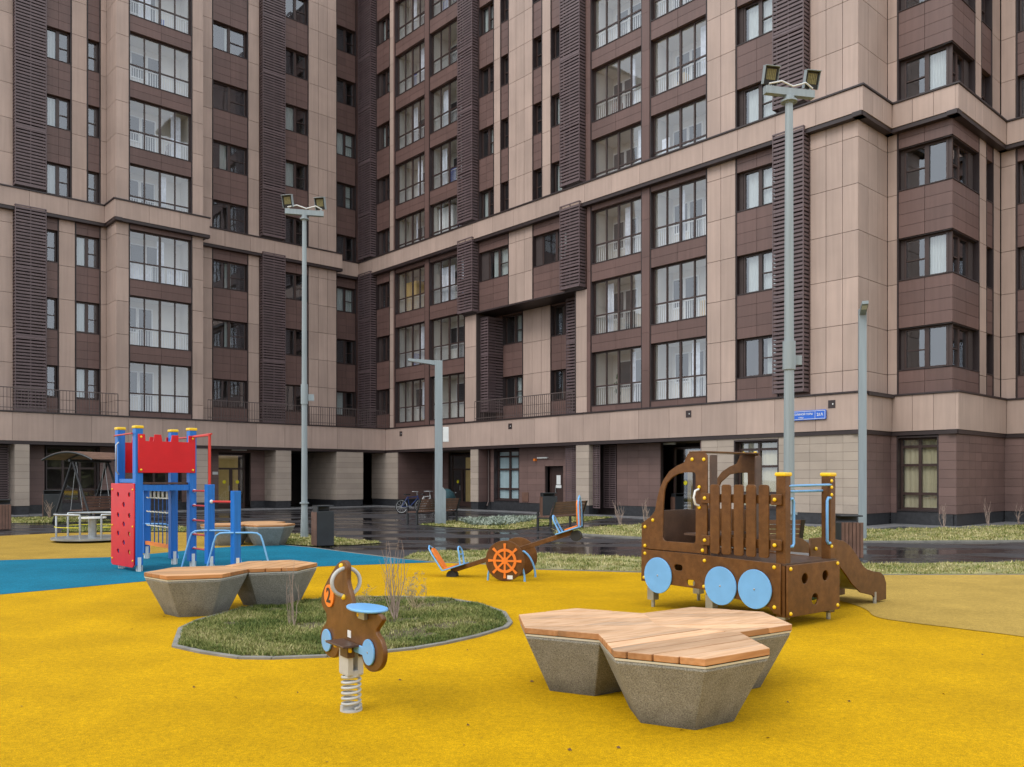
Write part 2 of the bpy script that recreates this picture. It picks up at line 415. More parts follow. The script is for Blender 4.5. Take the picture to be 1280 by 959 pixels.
def window(F, s0, s1, o, z0, z1, style='A', curtain=None, rec=.2, name='window', flip=False, room=True):
    """frame with mullions, two-leaf casement, glass pane, dark room behind, optional curtain"""
    fr = MB(); w = .065; a, b = o + rec, o + rec + .08
    def X(q): return s0 + (s1 - s0) * (1 - q if flip else q)
    def bx(x0, x1, zz0, zz1, a_=a, b_=b):
        x0, x1 = min(x0, x1), max(x0, x1); fr.box(x0, x1, a_, b_, zz0, zz1, F=F)
    bx(s0, s0 + w, z0, z1); bx(s1 - w, s1, z0, z1); bx(s0 + w, s1 - w, z0, z0 + w); bx(s0 + w, s1 - w, z1 - w, z1)
    if style in ('A', 'B'):
        xm = X(.5); bx(xm - .075, xm + .075, z0 + w, z1 - w, a - .012, b)
        if style == 'A':
            x0, x1 = sorted((X(.0), X(.5))); x0 += w if x0 == s0 else .075; x1 -= w if x1 == s1 else .075
            zt = z0 + (z1 - z0) * .46; bx(x0, x1, zt - .02, zt + .02)
    elif style == 'N':
        zt = z0 + (z1 - z0) * .46; bx(s0 + w, s1 - w, zt - .02, zt + .02)
    elif style == 'G':                                     # tall ground-floor shopfront 3x3
        n = 3 if s1 - s0 > 1.9 else 2
        hs = [.14, .38, .86]
        for i in range(1, n): x = s0 + (s1 - s0) * i / n; bx(x - .05, x + .05, z0 + w, z1 - w, a - .012, b)
        for h_ in (.22, .62, .88): zt = z0 + (z1 - z0) * h_; bx(s0 + w, s1 - w, zt - .045, zt + .045)
    wo = fr.build(name, M['frame'], BLD)
    gl = MB(); gl.add([F(s0 + w - .005, a + .05, z0 + w - .005), F(s1 - w + .005, a + .05, z0 + w - .005), F(s1 - w + .005, a + .05, z1 - w + .005), F(s0 + w - .005, a + .05, z1 - w + .005)], [(0, 1, 2, 3)])
    gl.build('pane', M['glass'], wo)
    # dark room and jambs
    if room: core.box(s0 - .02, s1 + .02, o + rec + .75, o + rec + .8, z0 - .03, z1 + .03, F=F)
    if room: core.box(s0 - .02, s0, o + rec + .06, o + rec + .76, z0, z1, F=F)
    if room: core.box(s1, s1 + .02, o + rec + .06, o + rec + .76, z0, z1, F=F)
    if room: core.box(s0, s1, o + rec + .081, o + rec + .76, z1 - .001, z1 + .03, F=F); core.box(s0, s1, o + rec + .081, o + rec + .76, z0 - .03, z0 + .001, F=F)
    if curtain:
        cm = {'c': M['curtain'], 'b': M['blind'], 'f': M['film']}[curtain[0]]
        lo, hi = curtain[1], curtain[2]; cb = MB()
        x0 = s0 + .05 + (s1 - s0 - .1) * lo; x1 = s0 + .05 + (s1 - s0 - .1) * hi
        n = 14
        for i in range(n):                                  # pleated cloth
            xa = x0 + (x1 - x0) * i / n; xb = x0 + (x1 - x0) * (i + 1) / n
            d0 = o + rec + (.13 if i % 2 else .17); d1 = o + rec + (.17 if i % 2 else .13)
            if curtain[0] == 'f': d0 = d1 = o + rec + .1
            cb.add([F(xa, d0, z0 + .06), F(xb, d1, z0 + .06), F(xb, d1, z1 - .05), F(xa, d0, z1 - .05)], [(0, 1, 2, 3)])
        cb.build('curtain', cm, wo, recalc=False)
    return wo

def brown_col(F, s0, s1, o, z0, z1, wins, zb=5.5, hh=1.53, style='A', name='window', cfn=None, cols=2, flip=False, jamb=True, th=.2, ww=None):
    """brown strip from z0 to z1 with window rows k in wins"""
    z = z0; HOLD[0] = 1
    for k in wins:
        a, b = zb + H * k, zb + H * k + hh
        if a > z + .02: panels_brown(F, s0, s1, o + .03, z, a, cols=cols)
        wa, wb = (s0 + .05, s1 - .05) if ww is None else ww
        window(F, wa, wb, o + .03, a + .035, b, style, cfn(k) if cfn else None, name=name, flip=flip)
        if wa - s0 > .06: core.box(s0, wa, o + .2, o + .28, a, b, F=F)
        if s1 - wb > .06: core.box(wb, s1, o + .2, o + .28, a, b, F=F)
        z = b
    if z1 > z + .02: panels_brown(F, s0, s1, o + .03, z, z1, cols=cols)
    HOLD[0] = 0; flush()
    if jamb:
        for x0, x1 in ((s0, s0 + .035), (s1 - .035, s1)): trim.box(x0, x1, o - .005, o + .32, z0, z1, F=F)

def loggia(F, s0, s1, o, k, extra=None, flip=False, base=4.92, zlow=None):
    """glazed loggia: frame with four lights, panes, balusters, a furnished recess behind"""
    z0 = base + H * k; z1 = z0 + 2.44; w = .05; rec = .2; a = o + rec; b = a + .07
    zt = z0 + .9
    fr = MB()
    def bx(x0, x1, za, zb_, a_=a, b_=b): fr.box(x0, x1, a_, b_, za, zb_, F=F)
    bx(s0, s0 + w, z0, z1); bx(s1 - w, s1, z0, z1); bx(s0 + w, s1 - w, z0, z0 + .06); bx(s0 + w, s1 - w, z1 - .06, z1)
    for q, ww in ((.25, .028), (.5, .05), (.75, .028)):
        x = s0 + (s1 - s0) * q; bx(x - ww, x + ww, z0 + .06, z1 - .06, a - .01, b)
    bx(s0 + w, s1 - w, zt - .03, zt + .03, a + .001, b - .001)
    fo = fr.build('loggia_glazing', M['frame'], BLD)
    g = MB(); g.add([F(s0 + w, a + .035, z0 + .06), F(s1 - w, a + .035, z0 + .06), F(s1 - w, a + .035, z1 - .06), F(s0 + w, a + .035, z1 - .06)], [(0, 1, 2, 3)]); g.build('pane', M['glass_l'], fo)
    rl = MB(); rl.box(s0 + .02, s1 - .02, a + .16, a + .20, zt - .06, zt - .02, F=F)
    n = int((s1 - s0) / .115)
    for i in range(n + 1):
        x = s0 + .04 + (s1 - s0 - .08) * i / n
        rl.box(x - .011, x + .011, a + .17, a + .192, z0, zt - .061, F=F)
    rl.build('railing', M['white'], fo)
    d0, d1 = a + .08, a + 1.3; rm = MB()
    rm.box(s0 - .06, s1 + .06, d1, d1 + .08, z0 - .1, z1 + .1, F=F)
    rm.box(s0 - .06, s0 - .002, d0, d1, z0 - .1, z1 + .1, F=F); rm.box(s1 + .002, s1 + .06, d0, d1, z0 - .1, z1 + .1, F=F)
    rm.box(s0, s1, d0, d1, z0 - .08, z0 - .01, F=F); rm.box(s0, s1, d0, d1, z1 + .01, z1 + .08, F=F)
    # balcony door and window in the back wall
    x = s0 + (s1 - s0) * random.uniform(.3, .52)
    wd = MB()
    wd.box(x, x + .75, d1 - .05, d1 - .001, z0 + .05, z0 + 2.15, F=F)
    wd.box(x + .76, min(x + 1.55, s1 - .05), d1 - .05, d1 - .001, z0 + .85, z0 + 2.15, F=F)
    wd.box(x + .07, x + .68, d1 - .06, d1 - .051, z0 + .15, z0 + 2.08, F=F, m=1)
    wd.box(x + .83, min(x + 1.48, s1 - .1), d1 - .06, d1 - .051, z0 + .92, z0 + 2.08, F=F, m=1)
    rm.build('recess', [M['room'], M['core']], fo)
    wd.build('balcony_door', [M['winlight'], M['roomdark']], fo)
    if extra:
        for kind, q0, q1, h0, h1 in extra:
            e = MB(); xa, xb = s0 + (s1 - s0) * q0, s0 + (s1 - s0) * q1
            if kind == 'cupboard':
                e.box(xa, xb, a + .4, a + .95, z0, z0 + h1, F=F)
                e.box(xa + .04, (xa + xb) / 2 - .02, a + .385, a + .399, z0 + .05, z0 + h1 - .05, F=F)
                e.box((xa + xb) / 2 + .02, xb - .04, a + .385, a + .399, z0 + .05, z0 + h1 - .05, F=F)
                e.build('cupboard', M['cupboard'] if random.random() < .5 else M['winlight'], fo)
            elif kind == 'box':
                for q in range(3): e.box(xa + .04 * q, xb - .05 * q, a + .5, a + .85, z0 + .3 * q, z0 + .3 * q + .28, F=F)
                e.build('storage_box', random.choice((M['cupboard'], M['roomdark'], M['slate'], M['cloth_b'])), fo)
            elif kind == 'plant':
                for q in range(26):
                    t_ = random.random(); x_ = xa + (xb - xa) * random.random(); d_ = a + .45 + random.random() * .3; z_ = z0 + .4 + t_ * h1
                    e.add([F(x_, d_, z_), F(x_ + .12, d_ + .05, z_ + .1), F(x_ - .02, d_ - .03, z_ + .2)], [(0, 1, 2)])
                e.build('pot_plant', M['leafgreen'], fo, recalc=False)
            else:
                nn = 10
                for i in range(nn):
                    u0 = xa + (xb - xa) * i / nn; u1 = xa + (xb - xa) * (i + 1) / nn; dd = .28 + .03 * (i % 2)
                    e.add([F(u0, a + dd, z0 + h0 + .05 * math.sin(i)), F(u1, a + .59 - dd, z0 + h0 + .05 * math.sin(i + 1)), F(u1, a + .59 - dd, z0 + h1), F(u0, a + dd, z0 + h1)], [(0, 1, 2, 3)])
                e.build('washing' if kind != 'curt' else 'curtain', M['cloth_b' if kind == 'blue' else 'cloth_w'], fo, recalc=False)

def loggia_col(F, s0, s1, o, ks, z0, z1, extras={}):
    z = z0; HOLD[0] = 1
    for k in ks:
        a = 4.92 + H * k; b = a + 2.44
        if a > z + .03: panels_brown(F, s0, s1, o + .02, z, a, th=.16, rows=2 if a - z > .5 else 1)
        ex = extras.get(k)
        if ex is None and random.random() < .6:
            q = random.uniform(0, .75)
            ex = [('curt', q, q + random.uniform(.08, .2), .1, 2.3)]
            if random.random() < .45: ex.append(('cupboard', 0.02, .16, 0, random.uniform(.9, 1.9)))
            if random.random() < .5: q = random.uniform(.2, .7); ex.append((random.choice(('box', 'plant', 'blue')), q, q + random.uniform(.08, .2), .05, random.uniform(.5, 1.3)))
        loggia(F, s0 + .04, s1 - .04, o, k, ex)
        z = b
    if z1 > z: panels_brown(F, s0, s1, o + .02, z, z1, th=.16, rows=None)
    HOLD[0] = 0; flush()
    for x0, x1 in ((s0, s0 + .035), (s1 - .035, s1)): trim.box(x0, x1, o - .004, o + .5, z0, z1, F=F)

def lattice(F, s0, s1, o, z0, z1, prot=.42):
    """projecting louvred screen box: horizontal slats on the front and both sides, corner posts"""
    mb = MB(); a, b = o - prot, o - .005; pitch = .15
    n = int((z1 - z0) / pitch); k = 0
    for i in range(n):
        z = z0 + .05 + i * pitch
        h = .085
        mb.box(s0 + .03, s1 - .03, a + .012, a + .034, z, z + h, F=F)
        mb.box(s0 + .008, s0 + .03, a + .04, b, z, z + h, F=F); mb.box(s1 - .03, s1 - .008, a + .04, b, z, z + h, F=F)
    for x in (s0, s1 - .035): mb.box(x, x + .035, a, a + .035, z0, z1, F=F, m=0)
    mb.box((s0 + s1) / 2 - .02, (s0 + s1) / 2 + .02, a + .035, a + .055, z0, z1, F=F)
    for k in range(-1, 12):                               # storey frames and the conditioner shelves
        z = 4.92 + H * k + random.choice((0, .02))
        if z0 + .3 < z < z1 - .3:
            mb.box(s0 + .035, s1 - .035, a + .002, a + .03, z, z + .09, F=F)
            mb.box(s0 + .03, s1 - .03, a + .06, b, z + .02, z + .05, F=F)
    for z in (z0, z1 - .04):
        mb.box(s0, s1, a - .01, a + .03, z, z + .05, F=F); mb.box(s0, s0 + .04, a + .03, b, z, z + .05, F=F); mb.box(s1 - .04, s1, a + .03, b, z, z + .05, F=F)
    ob = mb.build('lattice_screen', M['slat'], BLD)
    for k in range(0, 8):
        z = 4.92 + H * k + .3
        if z > z0 + .1 and z + 1 < z1 and prot < .6:
            ac = MB(); ac.box(s0 + .25, s1 - .25, a + .12, b - .03, z, z + .6, F=F); ac.build('air_conditioner', M['core'], ob)
    bk = MB(); bk.box(s0 + .05, s1 - .05, b - .016, b + .002, z0, z1, F=F); bk.build('backing', M['core'], ob)

def cur(prob, both=('c', 0, 1), seed=0):
    def fn(k):
        r = random.random()
        if r < prob: return random.choice([('c', 0, .48), ('c', .52, 1), ('c', 0, 1), ('c', .1, .35)])
        return None
    return fn

# ---- right wing, above the cornice
o = .3
KU = lambda hi, lo=3: list(range(lo, hi))
def right_upper():
    z0, z1 = ZC1, TOP
    F = FR
    panels_brown(F, 30.5, 32.3, o + .03, z0, z1); lattice(F, 30.5, 31.9, o, z0 + .12, z1)
    brown_col(F, 29.02, 30.5, o, z0, z1, KU(9), cfn=cur(.5), ww=(29.2, 30.2))
    panels_beige(F, 28.6, 29.0, o, z0, z1)
    loggia_col(F, 25.47, 28.45, o, KU(9), z0, z1, {3: [('curt', .45, .5, 0, 2.4)]})
    brown_pier(F, 25.07, 25.45, z0, z1); brown_pier(F, 28.47, 28.58, z0, z1)
    loggia_col(F, 21.9, 25.05, o, KU(9), z0, z1, {3: [('cupboard', .55, .98, 0, 2.3), ('blue', .3, .4, .2, 1.0)]})
    panels_brown(F, 20.73, 21.88, o + .03, z0, z1)
    lattice(F, 20.75, 21.99, o, z0 + .12, z1)
    brown_col(F, 19.5, 20.72, o, z0, z1, KU(8), cfn=cur(.6))
    panels_beige(F, 19.0, 19.48, o, z0, z1)
    brown_col(F, 18.36, 18.98, o, z0, z1, KU(8), style='N', cols=1, name='narrow_window', zb=5.5)
    panels_beige(F, 16.62, 18.34, o, z0, z1, (17.2, 17.8))
    brown_col(F, 15.94, 16.6, o, z0, z1, KU(8), style='N', cols=1, name='narrow_window')
    panels_beige(F, 15.36, 15.92, o, z0, z1)
    brown_col(F, 14.1, 15.34, o, z0, z1, KU(8), cfn=cur(.5))
    panels_brown(F, 13.07, 14.08, o + .03, z0, z1)
    lattice(F, 13.07, 14.33, o, z0 + .12, z1)
    brown_pier(F, 12.77, 13.05, z0, z1)
    loggia_col(F, 9.8, 12.75, o, KU(8), z0, z1)
    brown_pier(F, 9.37, 9.78, z0, z1)
    loggia_col(F, 6.5, 9.35, o, KU(7), z0, z1, {3: [('curt', .78, .92, .3, 1.5)]})
    panels_beige(F, 5.18, 6.48, o, z0, z1, (5.84,))
    brown_col(F, 3.36, 5.16, o, z0, z1, KU(7), cfn=lambda k: ('c', .05, .95), ww=(3.5, 4.95))
    panels_brown(F, 2.08, 3.34, o + .03, z0, z1)
    lattice(F, 2.1, 3.34, o, z0 + .12, z1)
    panels_beige(F, .3, 2.07, o, z0, z1, (.86, 1.47))
def brown_pier(F, s0, s1, z0, z1, oo=.3):
    mb = brown; k = 0; z = z0
    while z < z1 - .01:
        zz = min(z + 1.61, z1); brown.box(s0, s1, oo - .02, oo + .14, z + .004, zz - .004, F=F); z = zz
    flush()
right_upper()
# ---- right wing, three storeys between fascia and cornice
def right_lower():
    F = FR; z0, z1 = ZF1, ZC0; K = [0, 1, 2]
    panels_brown(F, 30.5, 32.3, o + .03, z0, z1); lattice(F, 30.5, 31.9, o, z0 + .1, z1 + .12)
    brown_col(F, 29.02, 30.5, o, z0, z1, K, cfn=cur(.5), ww=(29.2, 30.2))
    panels_beige(F, 28.6, 29.0, o, z0, z1)
    loggia_col(F, 25.47, 28.45, o, K, z0, z1, {2: [('cupboard', .55, .95, 0, 1.9), ('curt', .0, .12, .1, 2.2)]})
    brown_pier(F, 25.07, 25.45, z0, z1); brown_pier(F, 28.47, 28.58, z0, z1)
    loggia_col(F, 21.9, 25.05, o, K, z0, z1, {2: [('cloth', .1, .35, .2, 2.2), ('cloth', .45, .85, .1, 2.1), ('blue', .05, .3, 0, .8)]})
    zr = 10.4                                              # underside of the overhanging storey
    lattice(F, 20.75, 21.99, o, zr, z1 + .12); panels_brown(F, 20.73, 21.88, o + .03, zr, z1)
    brown_col(F, 18.36, 20.72, o, zr, z1, [2], cfn=lambda k: ('c', .1, .9), ww=(18.5, 20.1))
    panels_beige(F, 16.62, 18.34, o, zr, z1, (17.2, 17.8))
    brown_col(F, 14.1, 16.6, o, zr, z1, [2], cfn=lambda k: ('c', .1, .6), ww=(14.2, 16.1))
    panels_brown(F, 13.07, 14.08, o + .03, zr, z1)
    lattice(F, 13.07, 14.33, o, zr, z1 + .12)
    trim.box(13.07, 21.88, .33, 2.0, zr - .07, zr - .003, F=F)
    trim.box(13.07, 21.88, .2, .33, zr - .09, zr - .01, F=F)
    # recess two storeys deep behind the terrace
    q = 1.6
    panels_beige(F, 20.92, 21.85, o, z0, zr - .1); panels_beige(F, 12.99, 13.68, o, z0, zr - .1)
    brown_pier(FS1, o + .14, q, z0, zr, -13.69 + 0) if 0 else None
    core.box(20.85, 20.92, o, q + .3, z0, zr - .08, F=F); core.box(13.68, 13.75, o, q + .3, z0, zr - .08, F=F)
    panels_brown(F, 20.3, 20.85, q, z0, zr - .08, cols=1)
    lattice(F, 20.25, 20.85, q, z0 + .5, zr - .3, prot=1.05)
    brown_col(F, 18.7, 20.3, q, z0, zr - .08, [0, 1], cfn=lambda k: ('c', .3, .7))
    panels_beige(F, 16.68, 18.68, q, z0, zr - .08, (17.3, 18.0))
    brown_col(F, 15.2, 16.66, q, z0, zr - .08, [0, 1], cfn=lambda k: ('c', .5, .7))
    panels_brown(F, 13.76, 15.2, q, z0, zr - .08)
    lattice(F, 14.0, 15.15, q, z0 + .1, zr - .1, prot=.45)
    brown_pier(F, 12.77, 12.97, z0, z1)
    loggia_col(F, 9.8, 12.75, o, K, z0, z1)
    brown_pier(F, 9.37, 9.78, z0, z1)
    loggia_col(F, 6.5, 9.35, o, K, z0, z1, {1: [('cupboard', .05, .25, 0, .8)]})
    panels_beige(F, 5.18, 6.48, o, z0, z1, (5.84,))
    brown_col(F, 3.36, 5.16, o, z0, z1, K, cfn=lambda k: ('c', .05, .95) if k else ('c', .1, .35), ww=(3.5, 4.95))
    panels_brown(F, 2.08, 3.34, o + .03, z0, z1)
    lattice(F, 2.1, 3.34, o, z0 + .12, z1 + .12)
    panels_beige(F, .3, 2.07, o, z0, z1, (.86, 1.47))
right_lower()

# ---- corner, notch and bay at the right end
def right_end():
    for z0, z1, K in ((ZC1, TOP, [3, 4, 5]), (ZF1, ZC0, [0, 1, 2])):
        panels_beige(FS1, .3, 2.57, .3, z0, z1, (1.06, 1.8))
        panels_beige(FR, -.05, .29, 2.57, z0, z1)                        # notch, front facing
        trim.box(-.1, -.05, 2.56, 2.9, z0, z1, F=FR)
        zb, hh = 5.5, 1.53
        be = 2.35 if z0 > 10 else 2.75                                   # where the brown of the bay side ends
        z = z0
        def band(za, zb_):
            rows = max(1, round((zb_ - za) / .42)); g = .006
            for j in range(rows):
                a, b = za + (zb_ - za) * j / rows + g, za + (zb_ - za) * (j + 1) / rows - g
                for s0, s1 in ((-1.0, -.11), (-1.925, -1.012)): brown.box(s0, s1, 2.57, 2.7, a, b, F=FR)
                for s0, s1 in ((.305, (.3 + be) / 2), ((.3 + be) / 2 + .012, be)): brown.box(s0, s1, .30, .43, a, b, F=FS2)
            core.box(-1.85, -.12, 2.6, 2.9, za, zb_, F=FR); core.box(.4, be - .02, .35, .6, za, zb_, F=FS2)
            trim.box(-1.96, -.1, 2.54, 2.9, zb_, zb_ + .03, F=FR)
            trim.box(.27, be + .02, .272, .6, zb_ + .001, zb_ + .031, F=FS2)
            trim.box(-1.9, -.1, 2.62, 3.2, za - .03, za - .002, F=FR)
            trim.box(.33, be, .34, .6, za - .031, za - .003, F=FS2)
        for k in K:
            a, b = zb + H * k, zb + H * k + hh
            if a > z: band(z, a)
            window(FR, -1.78, -.22, 2.57, a + .04, b - .03, 'A', ('c', 0.05, .5) if k in (1, 3, 4) else None, name='corner_window', rec=.22, flip=True, room=False)
            window(FS2, .56, be - .45, .3, a + .04, b - .03, 'A', ('c', .12, .4), name='corner_window', rec=.22, room=False)
            fr = MB(); fr.box(-1.84, -1.78, 2.78, 2.86, a, b, F=FR)
            fr.box(.5, .56, .5, .58, a, b, F=FS2); fr.build('corner_post', M['frame'], BLD)
            core.box(be - .45, be, .5, .6, a, b, F=FS2); core.box(-.22, -.1, 2.78, 2.88, a, b, F=FR)
            z = b
        band(z, z1); flush()
        # rest of the bay side: beige, narrow brown slit, beige
        trim.box(be, be + .06, .29, .6, z0, z1, F=FS2)
        e1_, e2_, e3_ = (2.42, 3.0, 4.12) if z0 > 10 else (2.82, 3.5, 4.26)
        panels_beige(FS2, e1_, e2_, .3, z0, z1)
        brown_col(FS2, e2_ + .02, e3_, .3, z0, z1, [k for k in K if k < 5], style='N', cols=1, name='narrow_window')
        panels_beige(FS2, e3_ + .02, 4.95, .3, z0, z1)
        # next front facing stretch
        panels_beige(FR, -2.45, -1.95, 6.95 + .3, z0, z1)
        brown_col(FR, -4.2, -2.47, 7.25, z0, z1, K, cfn=lambda k: ('c', .05, .35), hh=1.6)
        panels_beige(FR, -7.5, -4.22, 7.25, z0, z1, (-6.4, -5.3))
right_end()

# ---- left wing
def left_wing():
    F = FL; q = 2.1
    for z0, z1, up in ((ZC1, TOP, True), (ZF1, ZC0, False)):
        n = 3 if up else 0
        K6 = list(range(n, 7)) if up else [0, 1, 2]; K5 = list(range(n, 6)) if up else [0, 1, 2]; K8 = list(range(n, 8)) if up else [0, 1, 2]
        panels_beige(F, 19.05, 24.5, q, z0, z1, (20.2, 21.4, 22.6))
        panels_brown(F, 17.7, 19.03, q + .03, z0, z1)
        lattice(F, 17.75, 19.05, q, z0 + .1, z1 + (0 if up else .1))
        if up:
            brown_col(F, 16.58, 17.68, q, z0, z1, K5, cfn=lambda k: ('c', .5, 1))
            panels_beige(F, 15.89, 16.56, q, z0, z1)
            brown_col(F, 15.28, 15.87, q, z0, z1, K5, style='N', cols=1, name='narrow_window')
        else:
            brown_col(F, 17.14, 17.68, q, z0, z1, K5, style='N', cols=1, name='narrow_window')
            panels_beige(F, 16.42, 17.12, q, z0, z1)
            brown_col(F, 15.28, 16.4, q, z0, z1, K5, cfn=lambda k: ('c', .52, 1))
        # projecting bay: left side, front, right side
        panels_beige(F, 15.0, 15.26, q, z0, z1)
        def FB(a, oo, z): return FL(15.0 - oo, a, z)
        panels_beige(FB, .6, 2.1, 0, z0, z1, (1.35,))
        panels_beige(F, 14.41, 14.99, .6, z0, z1)
        loggia_col(F, 11.33, 14.39, .6, list(range(n, 8)) if up else [0, 1, 2], z0, z1,
                   {2: [('curt', .4, .52, .1, 2.2), ('curt', .1, .35, 0, 1.0), ('cloth', .6, .95, 0, .9)], 1: [], 0: []})
        panels_beige(F, 10.75, 11.31, .6, z0, z1)
        def FB2(a, oo, z): return FL(10.75 + oo, a, z)
        panels_beige(FB2, .73, 2.1, 0, z0, z1)
        panels_beige(F, 9.66, 10.73, q, z0, z1, (10.2,))
        brown_col(F, 7.64, 9.64, q, z0, z1, K6, cfn=lambda k: random.choice([('c', .55, .75), ('c', .4, .6), None]))
        panels_beige(F, 6.99, 7.62, q, z0, z1)
        panels_brown(F, 5.45, 6.97, q + .03, z0, z1)
        lattice(F, 5.6, 6.97, q, z0 + .1, z1 + (0 if up else .1))
        brown_col(F, 3.95, 5.43, q, z0, z1, K8, cfn=cur(.25))
        panels_beige(F, 2.1, 3.93, q, z0, z1, (2.7, 3.3))
        def FB3(a, oo, z): return FL(2.1 + oo, a, z)
        panels_beige(FB3, 2.23, 3.3, 0, z0, z1)
        panels_brown(F, 1.42, 2.08, 3.33, z0, z1, cols=1)
        brown_col(F, .0, 1.4, 3.3, z0, z1, K8, cfn=cur(.1))
        panels_brown(F, -.33, -.01, 3.33, z0, z1, cols=1)
left_wing()

# ---- cornice, fascia (bands of beige panels with a dark capping above and a dark moulding below)
def band(F, s0, s1, o, z0, z1, mb, cap, step=1.55, ends=(0, 0)):
    n = max(1, round((s1 - s0) / step)); g = .006
    for i in range(n):
        a = s0 + (s1 - s0) * i / n; b = s0 + (s1 - s0) * (i + 1) / n
        mb.box(a + g, b - g, o, o + .1, z0 + .02, z1 - .01, F=F)
    cap.box(s0 + .01, s1 - .01, o + .04, o + .36, z0 + .06, z1 - .02, F=F)
    cap.box(s0 - ends[0], s1 + ends[1], o - .05, o + .4, z1, z1 + .06, F=F)
    cap.box(s0 - ends[0], s1 + ends[1], o + .03, o + .36, z0 - .13, z0 + .02, F=F)
for zz0, zz1, nm in ((ZC0, ZC1 - .06, 'cornice'), (ZF0, ZF1 - .06, 'fascia')):
    bm_, cp = MB(), MB(); cor = nm == 'cornice'
    e = .003
    band(FR, 0.1, 32.0 if cor else 28.997, 0, zz0, zz1, bm_, cp, 1.6, (0.09, 0))
    band(FS1, 0.0, 2.27, 0, zz0, zz1, bm_, cp, .75, (.045, .3))
    band(FR, -2.13, -.002, 2.27, zz0, zz1, bm_, cp, .74, (.09, .3))
    band(FS2, 0.0, 4.68, 0, zz0, zz1, bm_, cp, .75 if cor else 2.3, (.045, .3))
    band(FR, -9, -2.232, 6.95, zz0, zz1, bm_, cp, 1.1, (0, .3))
    if cor:
        band(FL, 15.16, 25, 1.8, zz0, zz1, bm_, cp, 1.6)
        def FBc(a, oo, z): return FL(15.16 - oo, a, z)
        band(FBc, .3, 1.8, 0, zz0 + e, zz1 + e, bm_, cp, 1.5, (.045, .2))
        band(FL, 10.54, 15.06, .3, zz0, zz1, bm_, cp, 1.5, (.045, .09))
        def FBd(a, oo, z): return FL(10.54 + oo, a, z)
        band(FBd, .4, 1.8, 0, zz0 + e, zz1 + e, bm_, cp, 1.5)
        band(FL, 1.87, 10.53, 1.8, zz0, zz1, bm_, cp, 1.55, (.045, 0))
        def FBe(a, oo, z): return FL(1.87 + oo, a, z)
        band(FBe, 1.9, 3.0, 0, zz0 + e, zz1 + e, bm_, cp, 1.5)
        band(FL, -.0, 1.86, 3.0, zz0, zz1, bm_, cp, 1.5)
    else:
        band(FL, 0.0, 26, 0, zz0, zz1, bm_, cp, 1.6)
    bm_.build(nm, M['beige'], BLD); cp.build(nm + '_flashing', M['trim'], BLD)

# ---- terrace deck, soffit
dk = MB()
dk.box(-.0, 30, .35, 6, 4.50, 4.60, F=FL); dk.box(-.1, 33, .36, 3, 4.505, 4.606, F=FR)
dk.build('terrace', M['core'], BLD)
sf = MB()
sf.box(-6, 26, .34, 9, 3.2, 3.26, F=FL); sf.box(.32, 36, .34, 8, 3.205, 3.265, F=FR); sf.box(-2.15, .3, 2.6, 8, 3.195, 3.255, F=FR); sf.box(-9, -2.2, 7.2, 12, 3.19, 3.25, F=FR)
sf.build('soffit', M['soffit'], BLD)
def railing(F, s0, s1, o, z=4.65):
    r = MB(); r.box(s0, s1, o, o + .045, z + 1.0, z + 1.04, F=F); r.box(s0, s1, o + .005, o + .035, z + .12, z + .15, F=F)
    n = int((s1 - s0) / .14)
    for i in range(n + 1):
        x = s0 + (s1 - s0) * i / n; w = .02 if i % 9 == 0 else .009
        r.box(x - w, x + w, o + .012, o + .03, z, z + 1.0, F=F)
    r.build('railing', M['darkrail'], BLD)
railing(FL, 15.05, 25, .12); railing(FL, -.1, 10.7, .12); railing(FR, 13.75, 20.85, .12)

# ---- ground floor
def tiles(F, s0, s1, o, z0, z1, kind, th=.06, w=.62, h=.3):
    mb = MB()
    n = max(1, round((s1 - s0) / w)); m = max(1, round((z1 - z0) / h)); g = .004
    for i in range(n):
        for j in range(m):
            mb.box(s0 + (s1 - s0) * i / n + g, s0 + (s1 - s0) * (i + 1) / n - g, o, o + th, z0 + (z1 - z0) * j / m + g, z0 + (z1 - z0) * (j + 1) / m - g, F=F)
    mb.build('wall_tiling', M['tile'] if kind is tile else M['tileb'], BLD)
    core.box(s0 + .01, s1 - .01, o + th - .02, o + th + .15, z0, z1, F=F)
ZG = .42
def pillar(F, s0, s1, o, depth, left_side=True, brown_side=False):
    t, pl = MB(), MB(); z1 = ZF0 - .13
    def Fa(a, oo, z): return F(s1 - oo, a, z)
    def Fb(a, oo, z): return F(s0 + oo, a, z)
    cs = MB()
    n = 9
    for j in range(n):
        a, b = ZG + (z1 - ZG) * j / n + .004, ZG + (z1 - ZG) * (j + 1) / n - .004
        t.box(s0 + .003, s1 - .003, o, o + .05, a, b, F=F)
        nn = max(1, round((depth - .05) / .6))
        for i in range(nn):
            y0 = o + .055 + (depth - .055) * i / nn; y1 = o + .055 + (depth - .055) * (i + 1) / nn - .006
            t.box(s0, s0 + .05, y0, y1, a, b, F=F, m=1 if brown_side else 0); t.box(s1 - .05, s1, y0, y1, a, b, F=F, m=1 if brown_side == 2 else 0)
    t.box(s0 + .04, s1 - .04, o + .045, o + depth - .01, ZG, z1, F=F, m=2)
    t.box(s0 + .02, s1 - .02, o + .025, o + depth, .0, ZG - .004, F=F, m=3)
    t.build('pillar', [M['tile'], M['tileb'], M['core'], M['plinth']], BLD)
